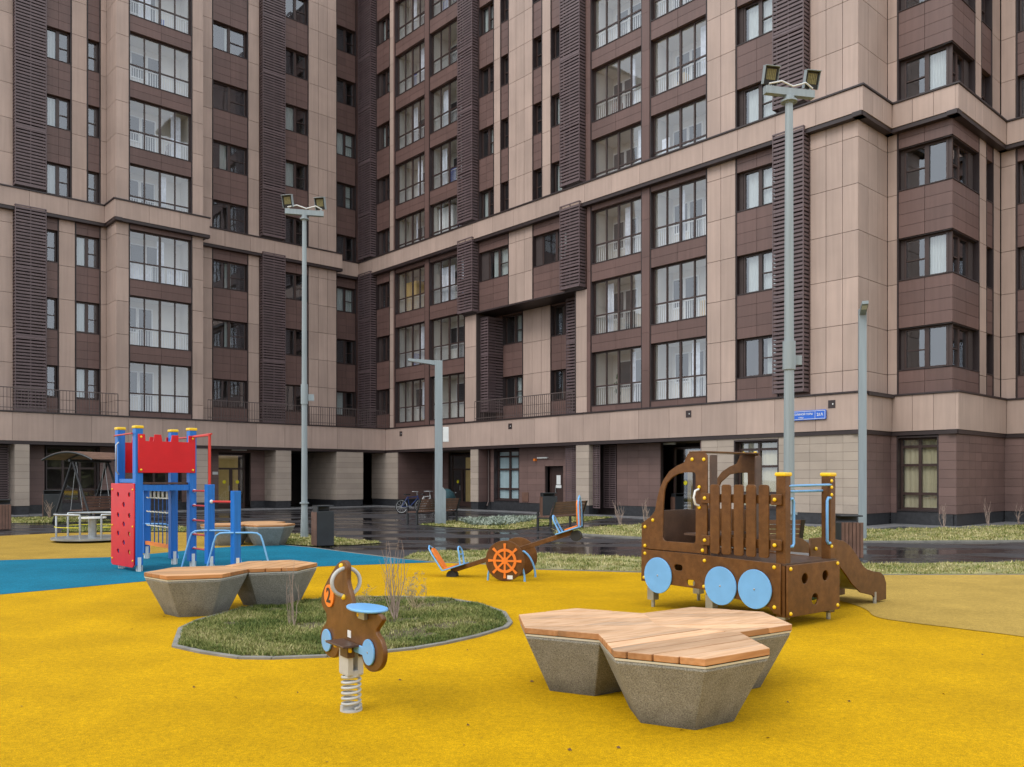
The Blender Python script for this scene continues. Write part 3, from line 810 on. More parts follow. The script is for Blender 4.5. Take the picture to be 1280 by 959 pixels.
def gwin(F, s0, s1, o, z0, z1, cu=None, rec=.25, jb=None):
    pl_ = MB(); pl_.box(s0 - .05, s1 + .05, o + .02, o + .12, 0, z0 - .065, F=F); pl_.build('plinth', M['plinth'], BLD)
    w = window(F, s0, s1, o, z0, z1, 'G', cu, rec=rec, name='ground_window')
    for x0, x1 in ((s0 - .05, s0 - .001), (s1 + .001, s1 + .05)): trim.box(x0, x1, o - .01, o + rec + .05, z0, z1, F=F)
    trim.box(s0 - .05, s1 + .05, o - .02, o + rec + .05, z0 - .06, z0 - .002, F=F); trim.box(s0 - .05, s1 + .05, o - .012, o + rec + .05, z1 + .002, z1 + .06, F=F)
def wall_piece(F, s0, s1, o, mb=tileb, z0=ZG, z1=3.18, w=.62):
    tiles(F, s0, s1, o, z0, z1, mb, w=w); pl_ = MB(); pl_.box(s0, s1, o + .02, o + .12, 0, z0 - .004, F=F); pl_.build('plinth', M['plinth'], BLD)
def door(F, s0, s1, o, z1=2.4, lights=True, name='door', sticker=0, rec=.3):
    d = MB(); a = o + rec
    d.box(s0, s0 + .09, a, a + .08, .02, z1, F=F); d.box(s1 - .09, s1, a, a + .08, .02, z1, F=F)
    d.box(s0 + .09, s1 - .09, a, a + .08, z1 - .09, z1, F=F)
    if lights:
        d.box(s0, s1, a, a + .08, 2.12, 2.22, F=F)
        m = (s0 + s1) / 2; d.box(m - .08, m + .08, a - .005, a + .085, .02, 2.12, F=F)
        d.box(s0 + .09, s1 - .09, a, a + .08, .02, .3, F=F)
    else: d.box(s0 + .09, s1 - .09, a + .02, a + .07, .02, z1 - .09, F=F)
    ob = d.build(name, M['frame'], BLD)
    if lights:
        g = MB(); g.add([F(s0 + .08, a + .045, .3), F(s1 - .08, a + .045, .3), F(s1 - .08, a + .045, z1 - .08), F(s0 + .08, a + .045, z1 - .08)], [(0, 1, 2, 3)]); g.build('pane', M['glass'], ob)
        core.box(s0 - .2, s1 + .2, a + 1.2, a + 1.25, 0, 3.2, F=F)
    if lights:                                              # lobby wall behind the glazing glows itself in place of indoor lamps
        lb = MB(); lb.box(s0 - .1, s1 + .1, a + 1.15, a + 1.19, .1, 2.9, F=F); lb.build('lobby_wall', M['lobby'], ob)
    hd = MB(); m = (s0 + s1) / 2 + .12
    hd.box(m, m + .03, a - .06, a - .03, .95, 1.25, F=F); hd.build('handle', M['steel'], ob)
    if sticker:
        for q in ([.27, .73] if sticker == 2 else [.72]):
            x = s0 + (s1 - s0) * q
            st = MB(); c = Vector(F(x, a + .035, 1.45)); nr = Vector(F(x, a - 1, 1.45)) - c
            st.dome(c + nr.normalized() * .005, nr, .1, .004, n=20); st.build('sticker', M['sticker'], ob)
    return ob

# right wing ground floor
pillar(FR, 27.82, 30.6, .05, 2.6, brown_side=1)
pillar(FR, 20.46, 21.08, .05, .66, brown_side=1)
pillar(FR, 12.64, 13.44, .05, .6)
wall_piece(FR, 29.45, 31, 2.6); gwin(FR, 27.95, 29.35, 2.6, .5, 3.1)
wall_piece(FR, 26.3, 27.85, 2.6)
door(FR, 24.25, 26.2, 2.5, 3.05, sticker=1)
wall_piece(FR, 21.1, 24.1, 2.6); tiles(lambda a, oo, z: FR(21.02 + oo, a, z), .75, 2.55, 0, ZG, 3.18, tileb)
W = lambda u0: 0
# windowed wall at off .7
wall_piece(FR, 19.95, 20.44, .7); gwin(FR, 18.05, 19.9, .7, .55, 3.08, ('f', 0, 1))
wall_piece(FR, 16.15, 18.0, .7); door(FR, 14.95, 16.1, .7, 2.2, lights=False, name='service_door'); tiles(FR, 14.9, 16.15, .7, 2.24, 3.18, tileb)
wall_piece(FR, 13.46, 14.9, .7)
sg = MB(); sg.box(15.35, 15.62, .98, .995, 1.35, 1.8, F=FR); sg.box(15.3, 15.67, .98, .995, 1.18, 1.32, F=FR); sg.build('notice', M['whitep'], BLD)
lt = MB(); lt.box(15.9, 16.6, .6, .68, 2.62, 2.68, F=FR); lt.build('wall_lamp', M['whitep'], BLD)
lt = MB(); lt.box(16.7, 16.82, .55, .69, 2.5, 2.62, F=FR); lt.build('signal_lamp', M['orange'], BLD)
vb = MB(); vb.box(17.3, 17.75, .66, .695, .48, .95, F=FR); vb.build('vent_cover', M['slate'], BLD)
dp = MB(); dp.tube([FR(20.25, .6, 3.2), FR(20.25, .6, .45), FR(20.2, .45, .2)], .05, 10); dp.build('downpipe', M['frame'], BLD)
def glattice(s0, s1, o, z0, z1, name='louvre_screen', pitch=.1, h=.055):
    mb = MB(); z = z0
    while z < z1: mb.box(s0 + .02, s1 - .02, o, o + .03, z, z + h, F=FR); z += pitch
    for x in (s0, (s0 + s1) / 2, s1 - .03): mb.box(x, x + .03, o - .003, o + .033, z0, z1, F=FR)
    mb.build(name, M['slat'], BLD)
glattice(13.5, 14.35, .3, .3, 3.15); glattice(12.2, 12.62, .3, .3, 3.15)
glattice(11.85, 12.6, 1.0, .3, 3.15); core.box(11.8, 13.3, 1.3, 1.35, 0, 3.2, F=FR)
wall_piece(FR, 9.35, 11.8, 1.0)
door(FR, 7.1, 9.25, 1.5, 3.0, sticker=1); wall_piece(FR, 6.6, 7.0, 1.6)
tiles(lambda a, oo, z: FR(6.6 - oo + .06, a, z), .1, 1.6, 0, ZG, 3.18, tileb)
lt = MB(); lt.box(8.9, 9.7, 1.4, 1.5, 3.1, 3.18, F=FR); lt.build('soffit_lamp', M['whitep'], BLD)
# flush beige wall to the corner
wall_piece(FR, 5.1, 6.6, .08, tile); gwin(FR, 3.25, 5.05, .08, .55, 3.05, ('b', 0, 1)); wall_piece(FR, .12, 3.2, .08, tile, w=.6)
tiles(FR, 3.2, 5.1, .08, 3.11, 3.18, tile)
wall_piece(FS1, .12, 2.37, .1); wall_piece(FR, -.12, .1, 2.37); gwin(FR, -1.5, -.17, 2.37, .55, 3.08, ('b', 0, 1))
wall_piece(FR, -2.13, -1.55, 2.37); wall_piece(FS2, .12, 4.78, .1); wall_piece(FR, -9, -2.13, 7.05)
# left wing ground floor
pillar(FL, 18.81, 19.39, .05, 1.4); pillar(FL, 10.73, 11.32, .05, 1.4); pillar(FL, 6.1, 7.0, .05, 1.6); pillar(FL, 1.52, 3.27, .05, 3.6)
glf = MB()
z = .2
while z < 3.15: glf.box(19.45, 24, .9, .93, z, z + .06, F=FL); z += .11
glf.build('louvre_screen', M['slat'], BLD)
wall_piece(FL, 17.9, 19.4, 1.4); gwin(FL, 15.6, 17.8, 1.4, .55, 3.1); wall_piece(FL, 13.6, 15.5, 1.4); gwin(FL, 11.6, 13.5, 1.4, .55, 3.1); wall_piece(FL, 9.6, 11.55, 1.4)
door(FL, 7.9, 9.5, 1.6, 3.0, sticker=2); wall_piece(FL, 6.9, 7.8, 1.4)
tiles(FL, 7.8, 9.6, 1.4, 3.03, 3.18, tileb)
wall_piece(FL, -1.2, 1.5, 4.6); door(FL, -1.9, -.9, 2.2, 2.15, lights=False, name='service_door')
wall_piece(FL, -4, -.85, 2.6); 
lt = MB(); lt.box(8.4, 9.2, .6, .7, 3.12, 3.19, F=FL); lt.build('soffit_lamp', M['whitep'], BLD)
nt_ = MB(); nt_.box(-1.45, -1.32, 2.47, 2.49, 1.3, 1.6, F=FL); nt_.build('notice', M['whitep'], BLD)
nt_ = MB(); nt_.box(9.65, 9.95, 1.37, 1.395, 1.85, 2.0, F=FL); nt_.build('notice', M['whitep'], BLD)
core.box(-9, 26, 6.5, 6.6, 0, TOP, F=FL); core.box(-9, 36, 9.5, 9.6, 0, TOP, F=FR)
core.box(-9, 26, 2.1, 9, TOP, TOP + .3, F=FL); core.box(-9, 36, .4, 9, TOP + .01, TOP + .31, F=FR)
# junction boxes on the fascia
for s in (1.1, 7.15, 17.9, 27.4):
    j = MB(); j.box(s - .13, s + .13, -.012, -.001, 4.1, 4.38, F=FR); j.box(s - .06, s - .02, -.02, -.012, 4.22, 4.27, F=FR, m=1)
    j.build('junction_box', [M['trim'], M['whitep']], BLD)
trim.build('edge_trim', M['trim'], BLD)
core.build('wall_core', M['core'], BLD); 
finish(BLD)

# ---- street name sign
axr = Vector((-E1.x, -E1.y, 0))        # reading direction on the right wing
c = Vector(FR(2.02, -.05, 3.9)); SG = thing('street_sign', 'blue street name plate with white lettering and house number on the beige fascia', 'sign', tuple(c))
plate('sign_plate', rrect(-.74, .74, -.17, .17, .04), [], .05, c + Vector((0, 0, 0)), axr, (0, 0, 1), M['signblue'], SG)
nrm = -Vector((E2.x, E2.y, 0)); f0 = c + nrm * .028
plate('border', rrect(-.715, .715, -.145, .145, .03), [rrect(-.7, .7, -.13, .13, .02)], .004, f0, axr, (0, 0, 1), M['whitep'], SG, bevel=0)
plate('divider', [(.33, -.13), (.34, -.13), (.34, .13), (.33, .13)], [], .004, f0, axr, (0, 0, 1), M['whitep'], SG, bevel=0)
text_mesh('lettering', 'СОКОЛИНОЙ ГОРЫ', .092, f0 + axr * -.2 + Vector((0, 0, .035)), axr, (0, 0, 1), M['whitep'], SG, bold=.002)
text_mesh('lettering', 'УЛИЦА', .06, f0 + axr * -.2 + Vector((0, 0, -.085)), axr, (0, 0, 1), M['whitep'], SG, bold=.001)
text_mesh('house_number', '21А', .14, f0 + axr * .52 + Vector((0, 0, 0)), axr, (0, 0, 1), M['whitep'], SG, bold=.003)
finish(SG)

# ------------------------------------------------------------------ ground surfaces
def ngon(name, pts, z, material, kind='structure', z_fn=None):
    bm = bmesh.new(); vs = [bm.verts.new((p[0], p[1], z)) for p in pts]
    es = [bm.edges.new((vs[i], vs[(i + 1) % len(vs)])) for i in range(len(vs))]
    bmesh.ops.triangle_fill(bm, edges=es, use_beauty=True)
    for f in bm.faces:
        if f.normal.z < 0: f.normal_flip()
    me = bpy.data.meshes.new(name); bm.to_mesh(me); bm.free(); me.materials.append(material)
    o_ = link(bpy.data.objects.new(name, me))
    if kind: o_['kind'] = kind
    return o_

def rubber(name, col, dark, scale=170):
    m = bpy.data.materials.new(name); nt, N, L = nodes_of(m); b = N['Principled BSDF']; b.inputs['Roughness'].default_value = .9
    b.inputs['Specular IOR Level'].default_value = .12
    geo = N.new('ShaderNodeNewGeometry')
    vo = N.new('ShaderNodeTexVoronoi'); vo.inputs['Scale'].default_value = scale
    L.new(geo.outputs['Position'], vo.inputs['Vector'])
    n1 = N.new('ShaderNodeTexNoise'); n1.inputs['Scale'].default_value = .9; n1.inputs['Detail'].default_value = 8; n1.inputs['Roughness'].default_value = .65
    L.new(geo.outputs['Position'], n1.inputs['Vector'])
    sep = N.new('ShaderNodeSeparateColor'); L.new(vo.outputs['Color'], sep.inputs[0])
    r1 = N.new('ShaderNodeMapRange'); r1.inputs['To Min'].default_value = .62; r1.inputs['To Max'].default_value = 1.22
    L.new(sep.outputs[0], r1.inputs['Value'])
    r2 = N.new('ShaderNodeMapRange'); r2.inputs['From Min'].default_value = .3; r2.inputs['From Max'].default_value = .7; r2.inputs['To Min'].default_value = .80; r2.inputs['To Max'].default_value = 1.12
    L.new(n1.outputs['Fac'], r2.inputs['Value'])
    n4 = N.new('ShaderNodeTexNoise'); n4.inputs['Scale'].default_value = 22; n4.inputs['Detail'].default_value = 5
    L.new(geo.outputs['Position'], n4.inputs['Vector'])
    r4 = N.new('ShaderNodeMapRange'); r4.inputs['From Min'].default_value = .3; r4.inputs['From Max'].default_value = .7; r4.inputs['To Min'].default_value = .87; r4.inputs['To Max'].default_value = 1.12
    L.new(n4.outputs['Fac'], r4.inputs['Value'])
    mm0 = N.new('ShaderNodeMath'); mm0.operation = 'MULTIPLY'; L.new(r2.outputs[0], mm0.inputs[0]); L.new(r4.outputs[0], mm0.inputs[1])
    mm = N.new('ShaderNodeMath'); mm.operation = 'MULTIPLY'; L.new(r1.outputs[0], mm.inputs[0]); L.new(mm0.outputs[0], mm.inputs[1])
    # sparse dark grains
    n3 = N.new('ShaderNodeTexNoise'); n3.inputs['Scale'].default_value = 95; n3.inputs['Detail'].default_value = 1
    L.new(geo.outputs['Position'], n3.inputs['Vector'])
    r3 = N.new('ShaderNodeMapRange'); r3.inputs['From Min'].default_value = .66; r3.inputs['From Max'].default_value = .74; r3.inputs['To Max'].default_value = .6
    L.new(n3.outputs['Fac'], r3.inputs['Value'])
    mx = N.new('ShaderNodeMix'); mx.data_type = 'RGBA'; mx.inputs['A'].default_value = (*col, 1); mx.inputs['B'].default_value = (*dark, 1)
    L.new(r3.outputs[0], mx.inputs['Factor'])
    vm = N.new('ShaderNodeVectorMath'); vm.operation = 'SCALE'; L.new(mx.outputs['Result'], vm.inputs[0]); L.new(mm.outputs[0], vm.inputs['Scale'])
    L.new(vm.outputs[0], b.inputs['Base Color'])
    bp = N.new('ShaderNodeBump'); bp.inputs['Strength'].default_value = .5; bp.inputs['Distance'].default_value = .004
    L.new(vo.outputs['Distance'], bp.inputs['Height']); L.new(bp.outputs[0], b.inputs['Normal'])
    return m

def asphalt():
    m = bpy.data.materials.new('wet_asphalt'); nt, N, L = nodes_of(m); b = N['Principled BSDF']
    geo = N.new('ShaderNodeNewGeometry'); mp = N.new('ShaderNodeMapping'); mp.inputs['Scale'].default_value = (.6, 1.5, 1)
    mp.inputs['Rotation'].default_value = (0, 0, R(12))
    L.new(geo.outputs['Position'], mp.inputs[0])
    n1 = N.new('ShaderNodeTexNoise'); n1.inputs['Scale'].default_value = .5; n1.inputs['Detail'].default_value = 5
    L.new(mp.outputs[0], n1.inputs['Vector'])
    r = N.new('ShaderNodeMapRange'); r.inputs['From Min'].default_value = .44; r.inputs['From Max'].default_value = .60
    r.inputs['To Min'].default_value = .09; r.inputs['To Max'].default_value = .55
    L.new(n1.outputs['Fac'], r.inputs['Value']); L.new(r.outputs[0], b.inputs['Roughness'])
    c = N.new('ShaderNodeMapRange'); c.inputs['From Min'].default_value = .44; c.inputs['From Max'].default_value = .62; c.inputs['To Min'].default_value = .6; c.inputs['To Max'].default_value = 1.25
    L.new(n1.outputs['Fac'], c.inputs['Value'])
    n2 = N.new('ShaderNodeTexNoise'); n2.inputs['Scale'].default_value = 60; L.new(geo.outputs['Position'], n2.inputs['Vector'])
    r2 = N.new('ShaderNodeMapRange'); r2.inputs['To Min'].default_value = .6; r2.inputs['To Max'].default_value = 1.4; L.new(n2.outputs['Fac'], r2.inputs['Value'])
    mm = N.new('ShaderNodeMath'); mm.operation = 'MULTIPLY'; L.new(c.outputs[0], mm.inputs[0]); L.new(r2.outputs[0], mm.inputs[1])
    vm = N.new('ShaderNodeVectorMath'); vm.operation = 'SCALE'; vm.inputs[0].default_value = (.030, .030, .034); L.new(mm.outputs[0], vm.inputs['Scale'])
    L.new(vm.outputs[0], b.inputs['Base Color'])
    bp = N.new('ShaderNodeBump'); bp.inputs['Distance'].default_value = .006
    bs = N.new('ShaderNodeMapRange'); bs.inputs['From Min'].default_value = .44; bs.inputs['From Max'].default_value = .6; bs.inputs['To Min'].default_value = .02; bs.inputs['To Max'].default_value = .5
    L.new(n1.outputs['Fac'], bs.inputs['Value']); L.new(bs.outputs[0], bp.inputs['Strength'])
    L.new(n2.outputs['Fac'], bp.inputs['Height']); L.new(bp.outputs[0], b.inputs['Normal'])
    return m
M['asphalt'] = asphalt()
M['yel'] = rubber('yellow_rubber', (.575, .325, .001), (.22, .12, .01), 240)
M['tan'] = rubber('tan_rubber', (.46, .305, .07), (.2, .13, .05), 240)
M['och'] = rubber('ochre_rubber', (.42, .265, .045), (.2, .13, .05), 240)
M['blu'] = rubber('blue_rubber', (.008, .17, .27), (.01, .06, .10))
M['soil'] = mat('turf_soil', (.12, .11, .045), .95, .35, 4, bump=.5, bscale=40, col2=(.075, .05, .03))
M['turf'] = mat('turf_base', (.20, .205, .065), .95, .3, 1.2, bump=.6, bscale=25, col2=(.32, .28, .13))
M['kerb'] = mat('kerb_concrete', (.22, .21, .185), .85, .2, 4, bump=.3, bscale=60, speck=.15)
M['paving'] = mat('pavement', (.17, .17, .175), .5, .2, 2, bump=.2, bscale=30)

gp = MB(); gp.add([(-400, -200, 0), (400, -200, 0), (400, 600, 0), (-400, 600, 0)], [(0, 1, 2, 3)]); tag(gp.build('ground', M['asphalt'], recalc=False), kind='structure')
yel = [(-40, -8), (40, -8), (40, 14.2), G(1280, 719), G(1102, 719.5), G(800, 716), G(672, 712.5), G(607, 706), G(542, 703.5), G(500, 699), G(440, 691.5), G(387, 684.5), G(352, 681.5), G(345, 672), G(235, 666), G(145, 665.5), G(70, 667), G(0, 670.5), G(-120, 675)]
ngon('rubber_surface_yellow', yel, .006, M['yel'])
blue_top = [G(-200, 710), G(0, 701), G(145, 697), G(221, 690), G(258, 686), G(320, 682.5), G(352, 681.5)]
ngon('rubber_surface_blue', blue_top + [G(387, 684.5), G(440, 691.5), G(500, 699), G(542, 703.5), G(392, 709), G(185, 727), G(0, 744), G(-200, 765)], .010, M['blu'])
ngon('rubber_surface_ochre', [G(-120, 675), G(0, 670.5), G(70, 667), G(145, 665.5), G(235, 666), G(345, 672)] + blue_top[::-1][:-1] + [G(-200, 709)], .011, M['och'])
def curve_pts(pts, it=2):
    for _ in range(it):
        q = [pts[0]]
        for a, b in zip(pts, pts[1:]):
            q += [(a[0] * .75 + b[0] * .25, a[1] * .75 + b[1] * .25), (a[0] * .25 + b[0] * .75, a[1] * .25 + b[1] * .75)]
        q.append(pts[-1]); pts = q
    return pts
tanb = curve_pts([G(960, 717.5), G(1015, 745), G(1060, 754), G(1085, 763), G(1092, 773), G(1145, 780.5), G(1200, 787), G(1280, 797), G(1400, 815), (14, 8)])
ngon('rubber_surface_tan', tanb + [(40, 8), (40, 14.19), G(1280, 719.2), G(1102, 719.7)], .012, M['tan'])
pv = MB()
pv.box(-.6, 30, -1.0, .0, 0, .03, F=FR); pv.box(-1.0, 3.3, 0, -.0 - .9, .0, .028, F=lambda a, b, z: FS1(a, b, z)); pv.box(-3.0, -.9, 1.2, 2.3, 0, .026, F=FR); pv.box(-.9, 5.5, -.9, .05, 0, .024, F=FS2)
pv.box(0, 26, -1.1, 1.3, 0, .031, F=FL)
tag(pv.build('pavement', M['paving']), kind='structure')

# turf patches: base sheet plus individual blades
def pip(x, y, poly):
    inside = np.zeros(len(x), bool); n = len(poly); j = n - 1
    for i in range(n):
        xi, yi = poly[i]; xj, yj = poly[j]
        c_ = ((yi > y) != (yj > y)) & (x < (xj - xi) * (y - yi) / (yj - yi + 1e-12) + xi)
        inside ^= c_; j = i
    return inside
def grass_mat(name, cols):
    m = bpy.data.materials.new(name); nt, N, L = nodes_of(m); b = N['Principled BSDF']; b.inputs['Roughness'].default_value = .7
    b.inputs['Specular IOR Level'].default_value = .25
    at = N.new('ShaderNodeAttribute'); at.attribute_name = 'tone'
    cr = N.new('ShaderNodeValToRGB'); cr.color_ramp.interpolation = 'LINEAR'
    el = cr.color_ramp.elements; el[0].position = 0; el[0].color = (*cols[0], 1); el[1].position = 1; el[1].color = (*cols[-1], 1)
    for i, c_ in enumerate(cols[1:-1]):
        e_ = el.new((i + 1) / (len(cols) - 1)); e_.color = (*c_, 1)
    L.new(at.outputs['Fac'], cr.inputs[0]); L.new(cr.outputs[0], b.inputs['Base Color'])
    return m
M['grass'] = grass_mat('grass_blades', [(.05, .085, .016), (.11, .15, .03), (.22, .23, .06), (.42, .37, .16), (.58, .50, .27)])
M['sage'] = grass_mat('silver_leaves', [(.16, .20, .15), (.30, .35, .28), (.42, .45, .38)])
def blades(name, poly, n, h, w, z0, material, bias=.0, lean=.9, bare=-2.):
    poly = np.array(poly); lo, hi = poly.min(0), poly.max(0)
    xs = []; ys = []; tot = 0
    while tot < n:
        x = rng.uniform(lo[0], hi[0], n); y = rng.uniform(lo[1], hi[1], n); k = pip(x, y, poly)
        xs.append(x[k]); ys.append(y[k]); tot += k.sum()
    x = np.concatenate(xs)[:n]; y = np.concatenate(ys)[:n]
    clump = .5 + .5 * np.sin(x * 3.1 + np.sin(y * 2.3) * 2) * np.sin(y * 2.7 + np.sin(x * 1.9) * 2)
    fine_ = .5 + .5 * np.sin(x * 17 + np.sin(y * 13) * 2) * np.sin(y * 15 + x * 4)
    patch = np.sin(x * 2.2 + 1.3 * np.sin(y * 3.7)) * np.sin(y * 3.1 + 1.7 * np.sin(x * 2.6)) + .35 * np.sin(x * 9) * np.sin(y * 11)
    keep = rng.random(n) < (.45 + .55 * fine_) * np.where(patch < bare, .12, 1); x, y, clump, fine_ = x[keep], y[keep], clump[keep], fine_[keep]; n = len(x)
    a = rng.uniform(0, 2 * np.pi, n); hh = h * rng.uniform(.4, 1.25, n) * (.55 + .6 * fine_); ll = rng.uniform(.1, lean, n) * hh
    b = a + rng.uniform(1.0, 2.1, n); ww = w * rng.uniform(.6, 1.3, n)
    V = np.empty((n, 3, 3))
    V[:, 0] = np.stack([x - np.cos(b) * ww / 2, y - np.sin(b) * ww / 2, np.full(n, z0)], 1)
    V[:, 1] = np.stack([x + np.cos(b) * ww / 2, y + np.sin(b) * ww / 2, np.full(n, z0)], 1)
    V[:, 2] = np.stack([x + np.cos(a) * ll, y + np.sin(a) * ll, z0 + hh], 1)
    me = bpy.data.meshes.new(name)
    me.vertices.add(3 * n); me.vertices.foreach_set('co', V.reshape(-1)); me.loops.add(3 * n)
    me.loops.foreach_set('vertex_index', np.arange(3 * n, dtype=np.int32)); me.polygons.add(n)
    me.polygons.foreach_set('loop_start', np.arange(0, 3 * n, 3, dtype=np.int32))
    me.update(calc_edges=True)
    t = np.clip(rng.beta(1.6, 1.9, n) * .8 + (clump - .5) * .45 + .1 + bias, 0, 1)
    at = me.attributes.new('tone', 'FLOAT', 'FACE'); at.data.foreach_set('value', t.astype(np.float32))
    me.materials.append(material)
    return link(bpy.data.objects.new(name, me))

near_strip = [G(503, 698.5), G(520, 692), G(545, 689.5), G(605, 689), G(672, 692.5), G(800, 697.5), G(1082, 705.5), G(1280, 703.5), (22, 17), (22, 14.35), G(1280, 718.5), G(1102, 719), G(800, 715.5), G(672, 712), G(607, 705.7), G(545, 703)]
far_lawn = [G(735, 659.5), G(800, 656), G(950, 656.5), G(1070, 662), G(1105, 662.5), G(1200, 660), G(1290, 656), (26, 30), (26, 22.5), G(1280, 677.5), G(1083, 678.5), G(800, 673.5), G(703, 667.5)]
mid_lawn = [G(524, 656.5), G(560, 652.5), G(605, 648), G(675, 646), G(768, 647), G(738, 651), G(668, 659), G(642, 662.5), G(600, 661.5), G(560, 659)]
left_lawn = [G(-60, 655), G(-60, 648.5), G(110, 646.5), G(150, 647), G(140, 652), G(60, 654)]
left_lawn2 = [G(76, 665.5), G(84, 660), G(150, 657), G(235, 659.5), G(235, 665), G(145, 664.5)]
bin_lawn = [G(353, 680.5), G(356, 667), G(385, 670), G(440, 675), G(478, 679), G(440, 682), G(390, 683)]
for nm, pl, n, h, w, bias in (('lawn', near_strip, 60000, .05, .020, .10), ('lawn', far_lawn, 70000, .06, .032, .12), ('lawn', mid_lawn, 26000, .06, .04, .08),
                              ('lawn', left_lawn, 14000, .06, .045, .02), ('lawn', left_lawn2, 9000, .06, .04, 0), ('lawn', bin_lawn, 11000, .05, .03, .1)):
    ngon('lawn_soil', pl, .016, M['turf'])
    tag(blades('grass', pl, n, h, w, .015, M['grass'], bias, .9, -.55), kind='stuff')
tag(blades('ground_cover', [G(572, 651), G(640, 648.5), G(675, 648), G(660, 653), G(625, 658.5), G(590, 658)], 9000, .13, .12, .015, M['sage'], 0, 1.8), kind='stuff')
# island bed with concrete edging
isl = [(214.5, 810), (222.5, 787.6), (245, 777), (300, 762), (360, 753.5), (430, 748.5), (500, 747), (560, 749.5), (600, 756), (632.5, 767), (641, 780), (635, 786), (600, 797), (560, 806), (520, 813), (460, 819.5), (409, 823), (339, 825.6), (297, 825), (250, 818)]
isl = [Vector(G(*p)) for p in isl]; cen = sum(isl, Vector((0, 0))) / len(isl)
inner = [p + (cen - p).normalized() * .06 for p in isl]
kb = MB(); n = len(isl)
for i in range(n):
    j = (i + 1) % n; g0 = (isl[j] - isl[i]) * .004 / (isl[j] - isl[i]).length
    a, b, c_, d = isl[i] + g0, isl[j] - g0, inner[j] - g0, inner[i] + g0
    kb.hexa([(p.x, p.y, -.05) for p in (a, b, c_, d)] + [(p.x, p.y, .028) for p in (a, b, c_, d)])
tag(kb.build('kerb', M['kerb'], bevel=.004), kind='structure')
ngon('planting_bed_soil', [tuple(p) for p in inner], .020, M['soil'])
tag(blades('grass', [tuple(p) for p in inner], 150000, .042, .0085, .02, M['grass'], -.09, 1.5, -.42), kind='stuff')
# joint lines: thin grey strip at the edge of road and lawn
def strip(name, pts, w, z0, z1, material):
    mb = MB()
    for a, b in zip(pts, pts[1:]):
        a, b = Vector(a), Vector(b); d = (b - a).normalized(); q = Vector((-d.y, d.x)) * w
        mb.hexa([(p.x, p.y, z0) for p in (a, b, b + q, a + q)] + [(p.x, p.y, z1) for p in (a, b, b + q, a + q)])
    return tag(mb.build(name, material), kind='structure')
strip('kerb', [(26, 22.4), G(1280, 677.7), G(1083, 678.7), G(800, 673.7), G(703, 667.7)], -.08, -.02, .05, M['kerb'])
strip('kerb', [G(352, 681.8), G(387, 684.8), G(440, 691.8), G(500, 699.3), G(545, 703.6), G(607, 706.2), G(672, 712.7), G(800, 716.2), G(1102, 719.7), G(1280, 719.2), (40, 14.2)], .06, -.02, .014, M['kerb'])

# ------------------------------------------------------------------ hexagonal concrete tables with timber tops
def hex_table(cx, cy, ang, R0, label, group, plank_ang, woodm, zt=.52, seams=6):
    t = thing('hexagonal_bench', label, 'bench', (cx, cy, 0), group)
    def ring(r, z, jit=0): return [(cx + r * math.cos(R(ang + 60 * i)), cy + r * math.sin(R(ang + 60 * i)), z) for i in range(6)]
    b = MB(); V = ring(.375 * R0 / .62, .0) + ring(.385 * R0 / .62, .02) + ring(R0 - .015, zt - .085) + ring(R0 - .015, zt - .068)
    Fc = [tuple(range(6))[::-1], tuple(range(18, 24))]
    for k in range(3):
        for i in range(6): Fc.append((k * 6 + i, k * 6 + (i + 1) % 6, (k + 1) * 6 + (i + 1) % 6, (k + 1) * 6 + i))
    b.add(V, Fc); b.build('concrete_base', M['concrete'], t, bevel=.008)
    rm = MB(); V = ring(R0 - .012, zt - .066) + ring(R0 - .004, zt - .050); Fc = [tuple(range(6))[::-1], tuple(range(6, 12))] + [(i, (i + 1) % 6, 6 + (i + 1) % 6, 6 + i) for i in range(6)]
    rm.add(V, Fc[:1] + Fc[2:]); V2 = ring(R0 - .012, zt - .0495); rm.add(V2, [tuple(range(6))], m=1); rm.build('metal_rim', [M['whitep'], M['black']], t, recalc=False)
    # timber top: the hexagon cut into boards
    wd = MB(); d = Vector((math.cos(R(plank_ang)), math.sin(R(plank_ang)))); q = Vector((-d.y, d.x))
    hx = [Vector((R0 * math.cos(R(ang + 60 * i)), R0 * math.sin(R(ang + 60 * i)))) for i in range(6)]
    qs = [p.dot(q) for p in hx]; lo, hi = min(qs), max(qs); nb = seams + 1
    def clip(poly, off, keep_above):
        out = []
        for i in range(len(poly)):
            a, b_ = poly[i], poly[(i + 1) % len(poly)]; da, db = a.dot(q) - off, b_.dot(q) - off
            if not keep_above: da, db = -da, -db
            if da >= 0: out.append(a)
            if da * db < 0: out.append(a + (b_ - a) * (da / (da - db)))
        return out
    for i in range(nb):
        a = lo + (hi - lo) * i / nb + .006; b_ = lo + (hi - lo) * (i + 1) / nb - .006
        pl = clip(clip(hx, a, True), b_, False)
        if len(pl) < 3: continue
        dz = random.uniform(-.0015, .0015); m_ = len(pl)
        V = [(cx + p.x, cy + p.y, zt - .046) for p in pl] + [(cx + p.x, cy + p.y, zt + dz) for p in pl]
        wd.add(V, [tuple(range(m_))[::-1], tuple(range(m_, 2 * m_))] + [(k, (k + 1) % m_, m_ + (k + 1) % m_, m_ + k) for k in range(m_)])
    un = MB(); V = ring(R0 - .02, zt - .0485) + ring(R0 - .02, zt - .030); un.add(V, [tuple(range(6))[::-1], tuple(range(6, 12))] + [(i, (i + 1) % 6, 6 + (i + 1) % 6, 6 + i) for i in range(6)]) if 0 else None
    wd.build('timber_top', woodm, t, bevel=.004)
    finish(t); return t
g1 = 'three hexagonal benches in the foreground'
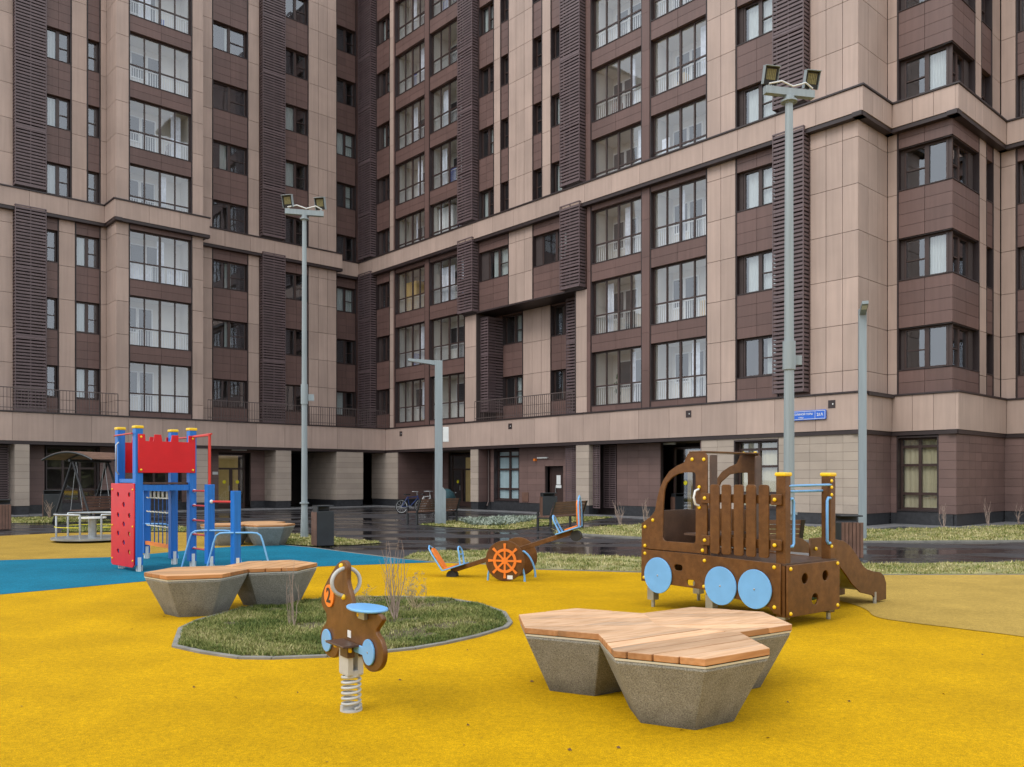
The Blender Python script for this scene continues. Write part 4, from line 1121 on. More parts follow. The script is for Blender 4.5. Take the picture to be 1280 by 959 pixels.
hex_table(1.172, 5.845, 33.8, .606, 'foremost of the three foreground concrete hexagonal benches, in front of the other two', g1, 33.8, M['woodA'])
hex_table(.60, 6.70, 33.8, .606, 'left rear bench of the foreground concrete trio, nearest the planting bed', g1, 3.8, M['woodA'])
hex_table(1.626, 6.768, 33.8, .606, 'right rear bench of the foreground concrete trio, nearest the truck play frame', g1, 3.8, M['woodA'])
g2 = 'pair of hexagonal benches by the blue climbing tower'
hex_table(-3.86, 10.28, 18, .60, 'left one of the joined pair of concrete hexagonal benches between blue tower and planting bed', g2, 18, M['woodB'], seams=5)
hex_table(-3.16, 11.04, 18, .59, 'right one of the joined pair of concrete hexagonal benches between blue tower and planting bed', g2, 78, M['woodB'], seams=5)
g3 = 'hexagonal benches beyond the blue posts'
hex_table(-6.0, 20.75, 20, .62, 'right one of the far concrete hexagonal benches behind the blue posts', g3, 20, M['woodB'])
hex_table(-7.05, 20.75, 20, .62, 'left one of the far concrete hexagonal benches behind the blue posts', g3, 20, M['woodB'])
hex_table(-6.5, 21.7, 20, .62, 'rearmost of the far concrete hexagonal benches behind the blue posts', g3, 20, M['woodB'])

# ------------------------------------------------------------------ truck shaped play frame
C0 = Vector((2.98, 9.15, 0)); DT = Vector((-.62, .785, 0)).normalized(); RT = Vector((.785, .62, 0)).normalized(); UP = Vector((0, 0, 1))
def T(t, w, z): p = C0 + DT * t + RT * w; return (p.x, p.y, z)
TR = thing('play_truck', 'brown plywood truck shaped play frame with light blue wheels, yellow caps and a slide', 'play equipment', T(1.0, .5, 0))
def side(name, pts, holes, w, mt=M['ply'], th=.022, par=TR, sm=0): return plate(name, pts, holes, th, C0 + RT * w, DT, UP, mt, par)
cab_out = [(2.106, .75), (2.106, 1.07), (1.942, 1.172), (1.88, 1.24), (1.841, 1.404), (1.80, 1.52), (1.74, 1.63), (1.642, 1.738), (1.523, 1.803), (1.412, 1.84), (1.355, 1.94), (1.33, 1.957), (1.09, 1.957), (1.056, 1.924), (1.056, .752)]
cab_hole = [(1.753, .915), (1.742, 1.272), (1.733, 1.40), (1.72, 1.50), (1.68, 1.59), (1.60, 1.66), (1.50, 1.705), (1.389, 1.722), (1.26, 1.722), (1.24, 1.715), (1.229, 1.69), (1.229, .905), (1.235, .88), (1.26, .868), (1.70, .865), (1.735, .88)]
side('cab_side', cab_out, [cab_hole], 0)
cab_hole2 = [(1.74, 1.25), (1.735, 1.459), (1.66, 1.60), (1.523, 1.698), (1.389, 1.722), (1.24, 1.722), (1.228, 1.25)]
side('cab_side', cab_out, [cab_hole2], 1.04)
low_out = [(2.106, .742), (1.056, .735), (.055, .712), (.05, .15), (.14, .16), (.2, .22), (1.03, .30), (1.09, .322), (1.573, .327), (2.11, .333)]
lh = [rrect(1.43, 1.56, .515, .59, .035), rrect(1.24, 1.36, .35, .42, .025)]
side('body_side', low_out, lh, -.002); side('body_side', low_out, lh, 1.04)
for i, (t, z, r) in enumerate(((1.81, .43, .225), (.845, .395, .225), (.373, .405, .222))):
    for w in (-.03, 1.068):
        p = plate('wheel', circ(t, z, r, 48), [], .018, C0 + RT * w, DT, UP, M['ltblue'], TR)
        b = MB(); b.dome(T(t, w + (-.009 if w < 0 else .009), z), -RT if w < 0 else RT, .012, .006); b.build('hub_bolt', M['steel'], p)
plate('tail_panel', rrect(.0, 1.04, .13, .70, .012), [circ(.33, .535, .06, 20), circ(.74, .54, .06, 20), circ(.53, .29, .066, 20)], .022, C0 + DT * -.02, RT, UP, M['ply'], TR)
plate('front_panel', rrect(.02, 1.02, .34, 1.06, .02), [], .02, C0 + DT * 2.09, RT, UP, M['ply'], TR)
plate('cab_divider', rrect(.02, 1.02, .34, 1.25, .02), [], .02, C0 + DT * 1.76, RT, UP, M['plydark'], TR)
for w0, w1 in ((.015, .14), (.90, 1.02)): plate('cab_upright', rrect(w0, w1, .72, 1.93, .02), [], .02, C0 + DT * 1.03, RT, UP, M['plydark'], TR)
dk = MB(); dk.box(.0, 1.75, .015, 1.02, .690, .715, F=T); dk.build('deck', M['plydark'], TR)
ro = MB(); ro.box(1.08, 1.33, -.012, 1.06, 1.958, 1.976, F=T); ro.build('roof', M['ply'], TR, bevel=.004)
db = MB(); db.box(1.40, 1.72, .02, 1.02, 1.235, 1.255, F=T) if 0 else None
st = MB(); st.box(1.15, 1.5, .1, .94, .95, .975, F=T); st.build('cab_seat', M['plydark'], TR)
for x0 in (.863, .70, .527, .359, .190):
    b = side('fence_board', rrect(x0, x0 + .13, .765, 1.578, .03), [], -.022)
for z0, z1 in ((.865, .965), (1.365, 1.465)):
    side('fence_rail', rrect(.06, 1.09, z0, z1, .006), [], .012, th=.02)
    for t in (.11, 1.07): side('rail_block', rrect(t - .07, t + .06, z0 - .01, z1 + .01, .008), [], -.0235 if t > .5 else -.012, th=.024)
for t, w in ((.075, .075), (.075, .975)):
    b = MB(); b.box(t - .058, t + .058, w - .058, w + .058, .12, 1.675, F=T); p = b.build('post', M['ply'], TR, bevel=.012)
    c_ = MB(); c_.box(t - .07, t + .07, w - .07, w + .07, 1.672, 1.716, F=T); c_.build('cap', M['yellowcap'], p, bevel=.014)
plate('post_board', [(.0, .72), (.12, .72), (.12, 1.1), (.155, 1.3), (.155, 1.48), (.12, 1.58), (.1, 1.62), (0, 1.62)], [], .02, C0 + RT * 1.045 - DT * -.03, DT, UP, M['ply'], TR)
b = MB(); b.tube([T(.03, .1, 1.565), T(.03, .95, 1.575)], .015, 10); b.tube([T(.12, .12, 1.50), T(.12, .95, 1.505)], .015, 10); b.build('cross_bar', M['ltblue'], TR)
for w, sg_ in ((.075, 1), (.975, -1)):
    b = MB(); x = .02; pts = [T(x, w + sg_ * .05, 1.42), T(x, w + sg_ * .09, 1.425), T(x, w + sg_ * .115, 1.39), T(x, w + sg_ * .115, .93), T(x, w + sg_ * .09, .895), T(x, w + sg_ * .05, .90)]
    b.tube(pts, .016, 10); b.build('grab_handle', M['ltblue'], TR)
b = MB(); b.tube([T(1.17, -.02, 1.52), T(1.18, -.075, 1.50), T(1.19, -.09, 1.42), T(1.18, -.075, 1.34), T(1.17, -.02, 1.32)], .014, 10); b.build('grab_handle', M['whitep'], TR)
bl = MB()
for t, z in [(1.277, 1.879), (1.1, 1.876), (1.909, 1.12), (2.043, 1.03), (2.043, .79), (2.043, .69), (1.119, .79), (1.09, .67), (1.097, .36), (.13, .67), (.127, .23), (2.058, .38), (1.17, 1.545), (1.17, 1.30)]:
    bl.dome(T(t, -.0115, z), -RT, .022, .018)
for t in (.11, 1.07):
    for z in (.915, 1.415): bl.dome(T(t, -.035, z), -RT, .022, .018)
for w, z in ((.05, .66), (.99, .665), (.05, .17), (.99, .18)): bl.dome(T(-.031, w, z), -DT, .022, .018)
for z in (1.62, 1.545, 1.46, .86): bl.dome(T(.017, .945, z), -DT, .02, .016)
for t in (1.277, 1.1): bl.dome(T(t, 1.0, 1.976), UP, .022, .014)
bl.build('bolt_cap', M['yellowcap'], TR)
slide = [(1.04, .93), (1.4, .93), (1.65, .885), (1.784, .865), (1.933, .797), (2.085, .68), (2.188, .579), (2.27, .51), (2.345, .473), (2.505, .434), (2.667, .414), (2.777, .359), (2.833, .256), (2.833, .04), (2.613, .035), (2.478, .122), (2.188, .182), (1.984, .308), (1.833, .44), (1.651, .585), (1.3, .66), (1.04, .66)]
for t in (.36, .95): plate('slide_side', slide, [], .022, C0 + DT * t, RT, UP, M['ply'], TR, bevel=.004)
sb = MB(); prof = [(1.04, .70), (1.35, .70), (1.651, .63), (1.833, .49), (1.984, .36), (2.188, .235), (2.478, .17), (2.78, .15)]
for (a, za), (b_, zb_) in zip(prof, prof[1:]):
    sb.hexa([T(.37, a, za), T(.94, a, za), T(.94, b_, zb_), T(.37, b_, zb_), T(.37, a, za + .02), T(.94, a, za + .02), T(.94, b_, zb_ + .02), T(.37, b_, zb_ + .02)])
sb.build('slide_chute', M['steel'], TR)
fb = MB(); fb.dome(T(.345, 1.15, .80), -DT, .022, .018); fb.build('bolt_cap', M['yellowcap'], TR)
for t, w, z in ((1.98, .07, .36), (1.98, .97, .36), (1.05, .07, .34), (1.05, .97, .34), (.075, .975, .14), (.075, .075, .14)):
    b = MB()
    if z > .2: b.box(t - .045, t + .045, w - .045, w + .045, .16, z + .3, F=T)
    else: b.box(t - .05, t + .05, w - .05, w + .05, .09, .3, F=T)
    p = b.build('leg', M['ply'], TR)
    b = MB(); b.tube([T(t, w, 0), T(t, w, .2)], .024, 10); b.box(t - .052, t + .052, w - .052, w - .046, .10, .26, F=T); b.box(t - .05, t - .046, w - .05, w + .05, .1, .2, F=T); b.build('foot', M['steel'], p)
b = MB(); b.tube([T(.36, 2.55, 0), T(.36, 2.55, .16)], .024, 10); b.tube([T(.95, 2.55, 0), T(.95, 2.55, .16)], .024, 10); b.build('slide_foot', M['steel'], TR)
finish(TR)

# ------------------------------------------------------------------ spring rider
RC = Vector((-1.14, 5.95, 0)); RP = Vector((.585, -.811, 0)).normalized(); RN = Vector((.811, .585, 0)).normalized()
def S(p, n, z): q = RC + RP * p + RN * n; return (q.x, q.y, z)
SR = thing('spring_rider', 'brown motorbike shaped spring rider with orange number 2 disc and light blue seat', 'spring rider', tuple(RC))
out = [(-.127, 1.061), (-.065, 1.061), (-.023, 1.029), (-.030, .962), (-.03, .909), (.019, .844), (.049, .796), (.06, .745), (.2, .735), (.391, .743), (.458, .752), (.524, .724), (.485, .683), (.44, .652), (.415, .625), (.45, .60), (.487, .585), (.537, .517), (.522, .432), (.46, .375), (.37, .345), (.306, .342), (.235, .365), (.198, .424), (.171, .456), (-.1, .44), (-.176, .411), (-.207, .361), (-.25, .335), (-.315, .323), (-.411, .333), (-.48, .38), (-.514, .45), (-.505, .50), (-.463, .535), (-.4, .58), (-.395, .61), (-.403, .646), (-.463, .673), (-.5, .717), (-.49, .782), (-.412, .868), (-.312, .95), (-.214, 1.026)]
plate('body_panel', smooth_loop(out, 2), [], .034, RC, RP, UP, M['ply'], SR, bevel=.008)
for p_, z_, r_ in ((-.369, .447, .083), (.327, .474, .088)):
    for nn in (-.026, .026):
        w_ = plate('wheel', circ(p_, z_, r_, 40), [], .014, RC + RN * nn, RP, UP, M['ltblue'], SR, bevel=.003)
        b = MB(); b.dome(S(p_, nn * 1.28, z_), RN * (1 if nn > 0 else -1), .007, .005); b.build('hub_bolt', M['steel'], w_)
plate('wheel_bracket', rrect(.10, .26, .44, .50, .012), [], .012, RC + RN * -.025, RP, UP, M['ltblue'], SR)
nd = plate('number_disc', circ(-.331, .781, .083, 40), [], .012, RC + RN * -.022, RP, UP, M['orange'], SR, bevel=.002)
text_mesh('number', '2', .15, RC + RP * -.331 + RN * -.0295 + UP * .781, RP, UP, M['blackmetal'], nd, bold=.003)
b = MB(); ringc = Vector(S(-.087, 0, .906))
b.tube([ringc + RN * (.108 * math.cos(a)) + UP * (.1 * math.sin(a)) for a in [2 * math.pi * i / 32 for i in range(32)]], .0145, 10, closed=True); b.build('handle_ring', M['greyp'], SR)
b = MB()
for nn in (-1, 1):
    for pp, zz in ((-.10, 1.005), (-.06, .80)): b.dome(S(pp - .02, nn * .017, zz + (.015 if zz > .9 else -.0)), RN * nn, .02, .02)
    for pp in (-.14, .0, .10): b.dome(S(pp, nn * .05, .455), RN * nn, .02, .02)
b.dome(S(.2, -.03, .715), -RN, .02, .02); b.build('bolt_cap', M['yellowcap'], SR)
# seat
seat = smooth_loop([(-.21, -.03), (-.15, -.09), (.0, -.125), (.12, -.11), (.20, -.05), (.20, .05), (.12, .11), (0, .125), (-.15, .09), (-.21, .03)], 2)
plate('seat', seat, [], .020, RC + RP * .245 + UP * .760, RP, RN, M['ltblue'], SR, bevel=.008)
b = MB(); b.box(.18, .33, -.06, .06, .735, .748, F=S); b.box(.2, .3, -.045, -.02, .69, .74, F=S); b.build('seat_bracket', M['steel'], SR)
fp = MB(); fp.box(-.10, .19, -.15, -.02, .487, .503, F=S); fp.box(-.10, .19, .02, .15, .487, .503, F=S); fp.build('foot_rest', M['plydark'], SR, bevel=.004)
fp = MB(); fp.box(-.02, .10, -.075, -.02, .40, .485, F=S); fp.box(-.02, .10, .02, .075, .40, .485, F=S); fp.build('foot_rest_block', M['plydark'], SR)
b = MB(); b.box(-.075, .075, -.06, -.018, .27, .46, F=S); b.box(-.075, .075, .018, .06, .27, .46, F=S); b.box(-.07, .07, -.058, .058, .262, .30, F=S); b.build('spring_bracket', M['greyp'], SR, bevel=.004)
b = MB(); turns = 6.5; nn = 150
b.tube([S(.062 * math.cos(2 * math.pi * turns * i / nn), .062 * math.sin(2 * math.pi * turns * i / nn), .03 + .245 * i / nn) for i in range(nn + 1)], .0105, 8); b.build('spring', M['greyp'], SR)
b = MB(); b.tube([S(0, 0, 0), S(0, 0, .018)], .078, 24); b.box(-.02, .02, -.075, .075, .018, .05, F=S); b.build('ground_anchor', M['greyp'], SR)
b = MB(); b.box(-.02, .035, -.0195, -.0172, .525, .575, F=S); b.build('plate_label', M['whitep'], SR)
finish(SR)

# ------------------------------------------------------------------ seesaw with ship wheel discs
SC = Vector((0.0, 13.75, 0)); SA = Vector((.957, -.29, 0)).normalized(); SNn = Vector((.29, .957, 0)).normalized()
def Q(a, n, z): p = SC + SA * a + SNn * n; return (p.x, p.y, z)
SS = thing('seesaw', 'seesaw with brown round discs, orange ship wheel emblem and orange seats', 'seesaw', tuple(SC))
zc = .335
for nn in (-.38, .38):
    dsc = plate('disc', circ(0, zc, .325, 56), [], .024, SC + SNn * nn, SA, UP, M['ply'], SS, bevel=.005)
    s_ = -1 if nn < 0 else 1
    em = SC + SNn * (nn + s_ * .02)
    e_ = plate('ship_wheel_emblem', circ(0, zc, .195, 40), [circ(0, zc, .15, 40)], .012, em, SA, UP, M['orange'], dsc, bevel=.002)
    e2 = plate('emblem_hub', circ(0, zc, .055, 24), [], .014, em, SA, UP, M['orange'], dsc, bevel=.002)
    for k in range(8):
        a_ = k * math.pi / 4; ca, sa = math.cos(a_), math.sin(a_); w_ = .02
        pl = [(x * ca - y * sa, zc + x * sa + y * ca) for x, y in ((.05, -w_ * .8), (.2, -w_ * .8), (.275, -w_ * 1.15), (.28, 0), (.275, w_ * 1.15), (.2, w_ * .8), (.05, w_ * .8))]
        plate('emblem_spoke', pl, [], .010, em, SA, UP, M['orange'], dsc, bevel=.001)
    bb = MB(); bb.box(.04, .13, nn + s_ * .0125, nn + s_ * .0145, .045, .105, F=Q); bb.build('plate_label', M['whitep'], dsc)
b = MB()
for nn in (-.32, .32):
    b.tube([Q(.31 * math.cos(a) , nn, .0 + (.46 * math.sin(a) if 0 < a < math.pi else 0)) for a in [math.pi * i / 16 for i in range(17)]], .017, 8)
b.tube([Q(0, -.36, .45), Q(0, .36, .45)], .02, 8); b.build('support_hoop', M['ltblue'], SS)
ZL, ZR = .17, .86; AL, AR = -1.06, 1.02
def BZ(a): return .40 + .05 + a * (ZR - ZL) / (AR - AL)
b = MB(); b.hexa([Q(AL, -.045, BZ(AL) - .04), Q(AR, -.045, BZ(AR) - .04), Q(AR, .045, BZ(AR) - .04), Q(AL, .045, BZ(AL) - .04), Q(AL, -.045, BZ(AL) + .04), Q(AR, -.045, BZ(AR) + .04), Q(AR, .045, BZ(AR) + .04), Q(AL, .045, BZ(AL) + .04)]); b.build('beam', M['ply'], SS, bevel=.006)
slp = (ZR - ZL) / (AR - AL)
for e, sg_ in ((AL, -1), (AR, 1)):
    ax = (SA * sg_ + UP * slp * sg_).normalized(); nu = (UP - SA * slp).normalized()
    base = Vector(Q(e, 0, BZ(e) + .05))
    sp_ = plate('seat_bracket', rrect(-.28, .12, -.14, .14, .02), [], .02, base, ax, SNn, M['ltblue'], SS)
    bdir = (nu * .96 + ax * .28).normalized()
    plate('seat_back', smooth_loop([(-.09, 0), (.09, 0), (.1, .30), (.08, .41), (0, .44), (-.08, .41), (-.1, .30)], 1), [], .024, base + ax * .1, SNn, bdir, M['orange'], SS)
    plate('seat', rrect(-.12, .1, -.13, .13, .04), [], .024, base + nu * .022, ax, SNn, M['orange'], SS)
    h_ = MB(); pts = []
    for i in range(13):
        a_ = math.pi * i / 12; pts.append(base - ax * .24 + SNn * (.09 * math.cos(a_)) + nu * (.2 + .1 * math.sin(a_)))
    pts = [base - ax * .2 + SNn * .1] + pts + [base - ax * .2 - SNn * .1]
    bk_ = [base + ax * .13 + SNn * (q_ * .11) + bdir * r_ for q_, r_ in ((-1, .0), (-1, .33), (-.75, .44), (0, .49), (.75, .44), (1, .33), (1, .0))]; h_.tube(bk_, .013, 8)
    h_.tube(pts, .014, 8); h_.tube([base - ax * .235 + SNn * .09 + nu * .17, base - ax * .235 - SNn * .09 + nu * .17], .012, 8); h_.build('handle', M['ltblue'], SS)
    h_ = MB(); cc = base - nu * .12 + ax * .02; h_.tube([cc - SNn * .07, cc + SNn * .07], .085, 20); h_.build('rubber_buffer', M['black'], SS)
finish(SS)

# ------------------------------------------------------------------ blue and red climbing tower
P1 = Vector((-7.145, 15.3, 0)); P2 = Vector((-6.6, 14.8, 0)); P4 = Vector((-5.93, 15.53, 0)); P3 = Vector((-6.475, 16.03, 0))
P5 = Vector((-7.51, 17.2, 0)); P6 = Vector((-5.405, 15.0, 0)); P7 = Vector((-4.84, 14.7, 0))
TW = thing('climbing_tower', 'blue post climbing tower with red castle panels, red hold wall, rope net and ladder bars', 'play equipment', tuple(P2))
UX = (P4 - P2).normalized(); UYt = Vector((-UX.y, UX.x, 0))
def bpost(p, z1, cap=True, w=.066, yaw=None):
    def F(a, b_, z): q = p + UX * a + UYt * b_; return (q.x, q.y, z)
    m = MB(); m.box(-w, w, -w, w, .12, z1, F=F); o_ = m.build('post', M['blue'], TW, bevel=.008)
    if cap: c_ = MB(); c_.box(-w - .012, w + .012, -w - .012, w + .012, z1 - .002, z1 + .05, F=F); c_.build('cap', M['yellowcap'], o_, bevel=.015)
    f_ = MB(); f_.box(-.03, .03, -w - .008, -w, .0, .26, F=F); f_.box(-.025, .025, -.025, .025, 0, .12, F=F); f_.box(w, w + .008, -.03, .03, 0, .2, F=F); f_.build('foot', M['whitep'], o_)
for p in (P1, P2, P4, P3): bpost(p, 2.53)
bpost(P5, 1.52, False); bpost(P6, 1.54, False); bpost(P7, 1.43, False)
L24 = (P4 - P2).length; L12 = (P1 - P2).length
cren = [(-.03, 1.75), (L24 + .03, 1.75)]
top = [(L24 + .03, 2.43), (L24 - .10, 2.43), (L24 - .10, 2.31), (.70, 2.31), (.70, 2.43), (.58, 2.43), (.56, 2.31), (.40, 2.31), (.38, 2.43), (.26, 2.43), (.24, 2.31), (.10, 2.31), (.09, 2.43), (-.03, 2.43)]
pf = plate('castle_panel', cren + top, [], .022, P2 - UYt * .08 , UX, UP, M['red'], TW)
b = MB()
for a, z in ((.02, 2.38), (L24 - .02, 2.38), (.02, 1.80), (L24 - .02, 1.80)): b.dome(P2 - UYt * .092 + UX * a + UP * z, -UYt, .02, .016)
b.build('bolt_cap', M['yellowcap'], pf)
d12 = (P1 - P2).normalized(); n12 = Vector((d12.y, -d12.x, 0)); n12 = n12 if n12.y < 0 else -n12
plate('castle_panel', [(.36, 1.78), (.70, 1.78), (.70, 2.42), (.62, 2.42), (.62, 2.33), (.36, 2.33)], [], .022, P3 + (P1 - P3) * .0 + UYt * .0, (P1 - P3).normalized() if 0 else UX * -1, UP, M['red'], TW) if 0 else None
plate('castle_panel', [(-.03, 1.75), (L12 - .3, 1.75), (L12 - .3, 2.34), (-.03, 2.34)], [], .022, P3 - n12 * -.0 + (P4 - P3) * 0, d12 if 0 else (P4 - P3).normalized() * -1, UP, M['red'], TW) if 0 else None
# back panel between P1 and P3 and its round tops
bk = plate('castle_panel', cren + top, [], .022, P1 + UYt * .08, UX, UP, M['red'], TW)
# hold wall under P1-P2
wallpts = [(-.06, .12), (.0, .08), (L12 + .10, .08), (L12 + .16, .12), (L12 + .16, 1.56), (-.06, 1.56)]
hl = []
for k, z in enumerate((1.41, 1.13, .84, .55)):
    pass
for z in (1.36, .99, .66, .34): hl += [circ(.13, z, .046, 16), circ(.60, z, .046, 16)]
for z in (1.18, .83, .50): hl += [circ(.36, z, .048, 16)]
cw = plate('climbing_wall', wallpts, hl, .024, P2 + n12 * .085, d12, UP, M['red'], TW)
b = MB()
for a in (-.02, L12 + .1):
    for z in (1.45, .8, .2): b.dome(P2 + n12 * .097 + d12 * a + UP * z, n12, .018, .014)
b.build('bolt_cap', M['yellowcap'], cw)
def beam(a, b_, z0, z1, w, m, name):
    a, b_ = Vector(a), Vector(b_); d = (b_ - a).normalized(); q = Vector((-d.y, d.x, 0)) * w
    mb = MB(); mb.hexa([tuple(p + UP * z) for z in (z0, z1) for p in (a - q, b_ - q, b_ + q, a + q)]); return mb.build(name, m, TW)
beam(P1, P2, 1.57, 1.64, .05, M['blue'], 'beam'); beam(P2, P4, 1.43, 1.53, .045, M['blue'], 'beam'); beam(P1, P3, 1.43, 1.53, .045, M['blue'], 'beam'); beam(P3, P4, 1.43, 1.53, .045, M['blue'], 'beam')
beam(P3, P5, 1.40, 1.50, .045, M['blue'], 'beam'); beam(P1, P5, 1.40, 1.50, .045, M['blue'], 'beam')
dk = MB(); dk.hexa([tuple(p + UP * z) for z in (1.545, 1.575) for p in (P2, P4, P3, P1)]); dk.build('platform', M['plydark'], TW)
b = MB()
b.tube([P1 + UP * 2.42 + n12 * .1, P2 + UP * 2.44 + n12 * .1], .015, 8)
b.tube([P4 + UP * 2.42, P6 + UP * 2.44 + (P6 - P4) * .1], .018, 8); b.tube([P4 + UP * 2.50, P6 + UP * 2.52 + (P6 - P4) * .1], .018, 8) if 0 else None
b.tube([P3 + UP * 2.40, P6 + UP * 2.42, P6 + UP * 2.36], .018, 8); b.tube([P6 + UP * 2.44, P6 + UP * 1.5], .026, 8)
for z in (1.42, 1.15, .88, .62, .36): b.tube([P4 + UP * z + (P6 - P4) * .05, P6 + UP * z - (P6 - P4) * .05], .017, 8)
b.tube([P6 + UP * 1.235, P7 + UP * 1.235], .022, 8); b.build('ladder_bar', M['redmetal'], TW)
b = MB()
for z in (1.42, 1.15, .88, .62, .36): b.dome(P4 + UP * z - UYt * .066 + UX * .02, -UYt, .03, .03)
b.dome(P6 + UP * 1.235 - UYt * .066, -UYt, .035, .03); b.build('bar_clamp', M['whitep'], TW)
HB = P1 + (P2 - P1) * .16 + n12 * .07; b = MB(); b.tube([HB + UP * 2.3, HB + UP * 2.25 + n12 * .05, HB + UP * 1.78 + n12 * .05, HB + UP * 1.72], .014, 8); b.build('grab_handle', M['steel'], TW)
# rope net between P3 and P5
b = MB(); dn = (P5 - P3); 
for i in range(1, 6): q = P3 + dn * (.06 + i * .15); b.tube([q + UP * .36, q + UP * 1.42], .010, 6)
nt = b.build('rope_net', M['rope'], TW)
b = MB()
for z in (1.25, .97, .69):
    pts = [P3 + dn * (i / 18) + UP * (z + .012 * (i % 2)) for i in range(19)]; b.tube(pts, .013, 6)
for i in range(1, 6): q = P3 + dn * (.06 + i * .15); b.tube([q + UP * 1.25, q + UP * 1.42], .018, 6)
b.build('cross_rope', M['ropew'], nt)
beam(P3, P5, .30, .37, .03, M['orange'], 'net_rail')
b = MB()
def arch(p, yaw, half=.36, foot=.52, z=.70):
    d = Vector((math.cos(yaw), math.sin(yaw), 0)); q = p - UYt * .09
    pts = [q - d * foot, q - d * (half + .06) + UP * (z - .16), q - d * (half + .02) + UP * (z - .05), q - d * (half - .04) + UP * (z - .01), q - d * (half - .14) + UP * z,
           q + d * (half - .14) + UP * z, q + d * (half - .04) + UP * (z - .01), q + d * (half + .02) + UP * (z - .05), q + d * (half + .06) + UP * (z - .16), q + d * foot]
    b.tube(pts, .017, 8)
arch(P6, R(3), .34, .55, .72); arch(P7, R(4), .36, .56, .70); arch(P5, R(3), .42, .62, .72)
b.build('step_hoop', M['ltblue'], TW)
finish(TW)

# ------------------------------------------------------------------ merry-go-round
MC = Vector((-11.0, 22.0, 0))
MG = thing('merry_go_round', 'grey metal merry-go-round with tube handrails on the ochre rubber', 'merry-go-round', tuple(MC))
b = MB(); b.tube([MC + UP * .07, MC + UP * .115], .97, 40); b.build('platform', M['steel'], MG)
b = MB(); b.tube([MC + UP * 0, MC + UP * .07], .3, 24); b.build('base', M['blackmetal'], MG)
b = MB(); b.tube([MC + UP * .11, MC + UP * .62], .10, 20); b.build('hub', M['steel'], MG)
b = MB(); b.tube([MC + UP * .60, MC + UP * .635], .33, 30); b.build('steering_wheel', M['whitep'], MG)
for k in range(3):
    a0 = R(70 + 120 * k); b = MB(); pts = []
    for i in range(9):
        a = a0 + R(88) * i / 8; pts.append(MC + Vector((math.cos(a), math.sin(a), 0)) * .88 + UP * .72)
    st_ = MC + Vector((math.cos(a0), math.sin(a0), 0)) * .88; en = MC + Vector((math.cos(a0 + R(88)), math.sin(a0 + R(88)), 0)) * .88
    b.tube([st_ + UP * .11, st_ + UP * .68] + pts + [en + UP * .68, en + UP * .11], .026, 8)
    b.tube([st_ + UP * .4] + [p - UP * .32 for p in pts] + [en + UP * .4], .008, 8, m=1)
    b.build('handrail', [M['steel'], M['sticker']], MG)
finish(MG)

# ------------------------------------------------------------------ masts and lamp posts
def flood_mast(x, y, h, rb, label, yaw, tilt=.6):
    o_ = thing('floodlight_mast', label, 'lamp post', (x, y, 0), 'tall floodlight masts')
    b = MB(); b.tube([(x, y, 0), (x, y, .9), (x, y, h)], rb, 10, flat=True, r2=rb * .52); b.build('mast', M['mast'], o_)
    b = MB(); b.tube([(x, y, .95), (x, y, .99)], rb * 1.12, 10, flat=True)
    zj = h * .42; b.tube([(x, y, zj), (x, y, zj + .55)], rb * .86, 12); b.build('sleeve', M['mast'], o_)
    d = Vector((math.cos(yaw), math.sin(yaw), 0)); c_ = Vector((x, y, h)); q = Vector((-d.y, d.x, 0))
    b = MB(); b.box(.1, .26, -.03, .03, h * .42 + .1, h * .42 + .28, F=lambda a, bb, z: (x + d.x * a + q.x * bb, y + d.y * a + q.y * bb, z)); b.build('loudspeaker', M['mast'], o_)
    F = lambda a, bb, z: (x + d.x * a + q.x * bb, y + d.y * a + q.y * bb, z)
    b = MB(); b.box(-.52, .52, -.06, .06, h + .12, h + .26, F=F); b.tube([(x, y, h - .02), (x, y, h + .12)], rb * .7, 12); b.tube([(x, y, h), (x, y, h + .03)], rb * 1.1, 12); b.build('cross_arm', M['mast'], o_)
    b = MB(); b.tube([F(-.45, -.05, h + .3), F(-.2, -.08, h + .36), F(.05, -.06, h + .29), F(.3, -.09, h + .37), F(.48, -.04, h + .3)], .018, 6); b.build('cable', M['whitep'], o_)
    for a in (-.42, .45):
        look = (-q * .92 - UP * .3 + d * (-.5 if tilt > .7 else .0)).normalized(); if_up = (UP + look * .45).normalized(); rx = if_up.cross(look).normalized(); up2 = look.cross(rx)
        cc = Vector(F(a, 0, h + .47))
        P = lambda r_, u_, l_: tuple(cc + rx * r_ * .74 + up2 * u_ * .8 + look * l_)
        b = MB()
        b.hexa([P(-.19, -.2, .06), P(.19, -.2, .06), P(.19, .2, .06), P(-.19, .2, .06), P(-.13, -.15, -.1), P(.13, -.15, -.1), P(.13, .15, -.1), P(-.13, .15, -.1)])
        b.box(-.205, .205, .2, .22, -.02, .14, F=lambda r_, u_, l_: P(r_, u_, l_)); b.box(-.205, -.19, -.2, .2, -.0, .1, F=lambda r_, u_, l_: P(r_, u_, l_)); b.box(.19, .205, -.2, .2, -.0, .1, F=lambda r_, u_, l_: P(r_, u_, l_))
        hd = b.build('floodlight', M['mast'], o_, bevel=.01)
        g = MB(); g.box(-.185, .185, -.195, .195, .061, .068, F=lambda r_, u_, l_: P(r_, u_, l_)); g.box(-.13, .13, -.09, .15, .069, .074, F=lambda r_, u_, l_: P(r_, u_, l_), m=1)
        for i in range(5): g.box(-.11 + i * .05, -.105 + i * .05, -.09, .15, .075, .08, F=lambda r_, u_, l_: P(r_, u_, l_), m=0)
        g.build('lamp_glass', [M['blackmetal'], M['lampglass']], hd)
        s_ = MB(); s_.tube([F(a, 0, h + .25), F(a, 0, h + .36)], .03, 8); s_.build('bracket', M['steel'], hd)
    finish(o_)
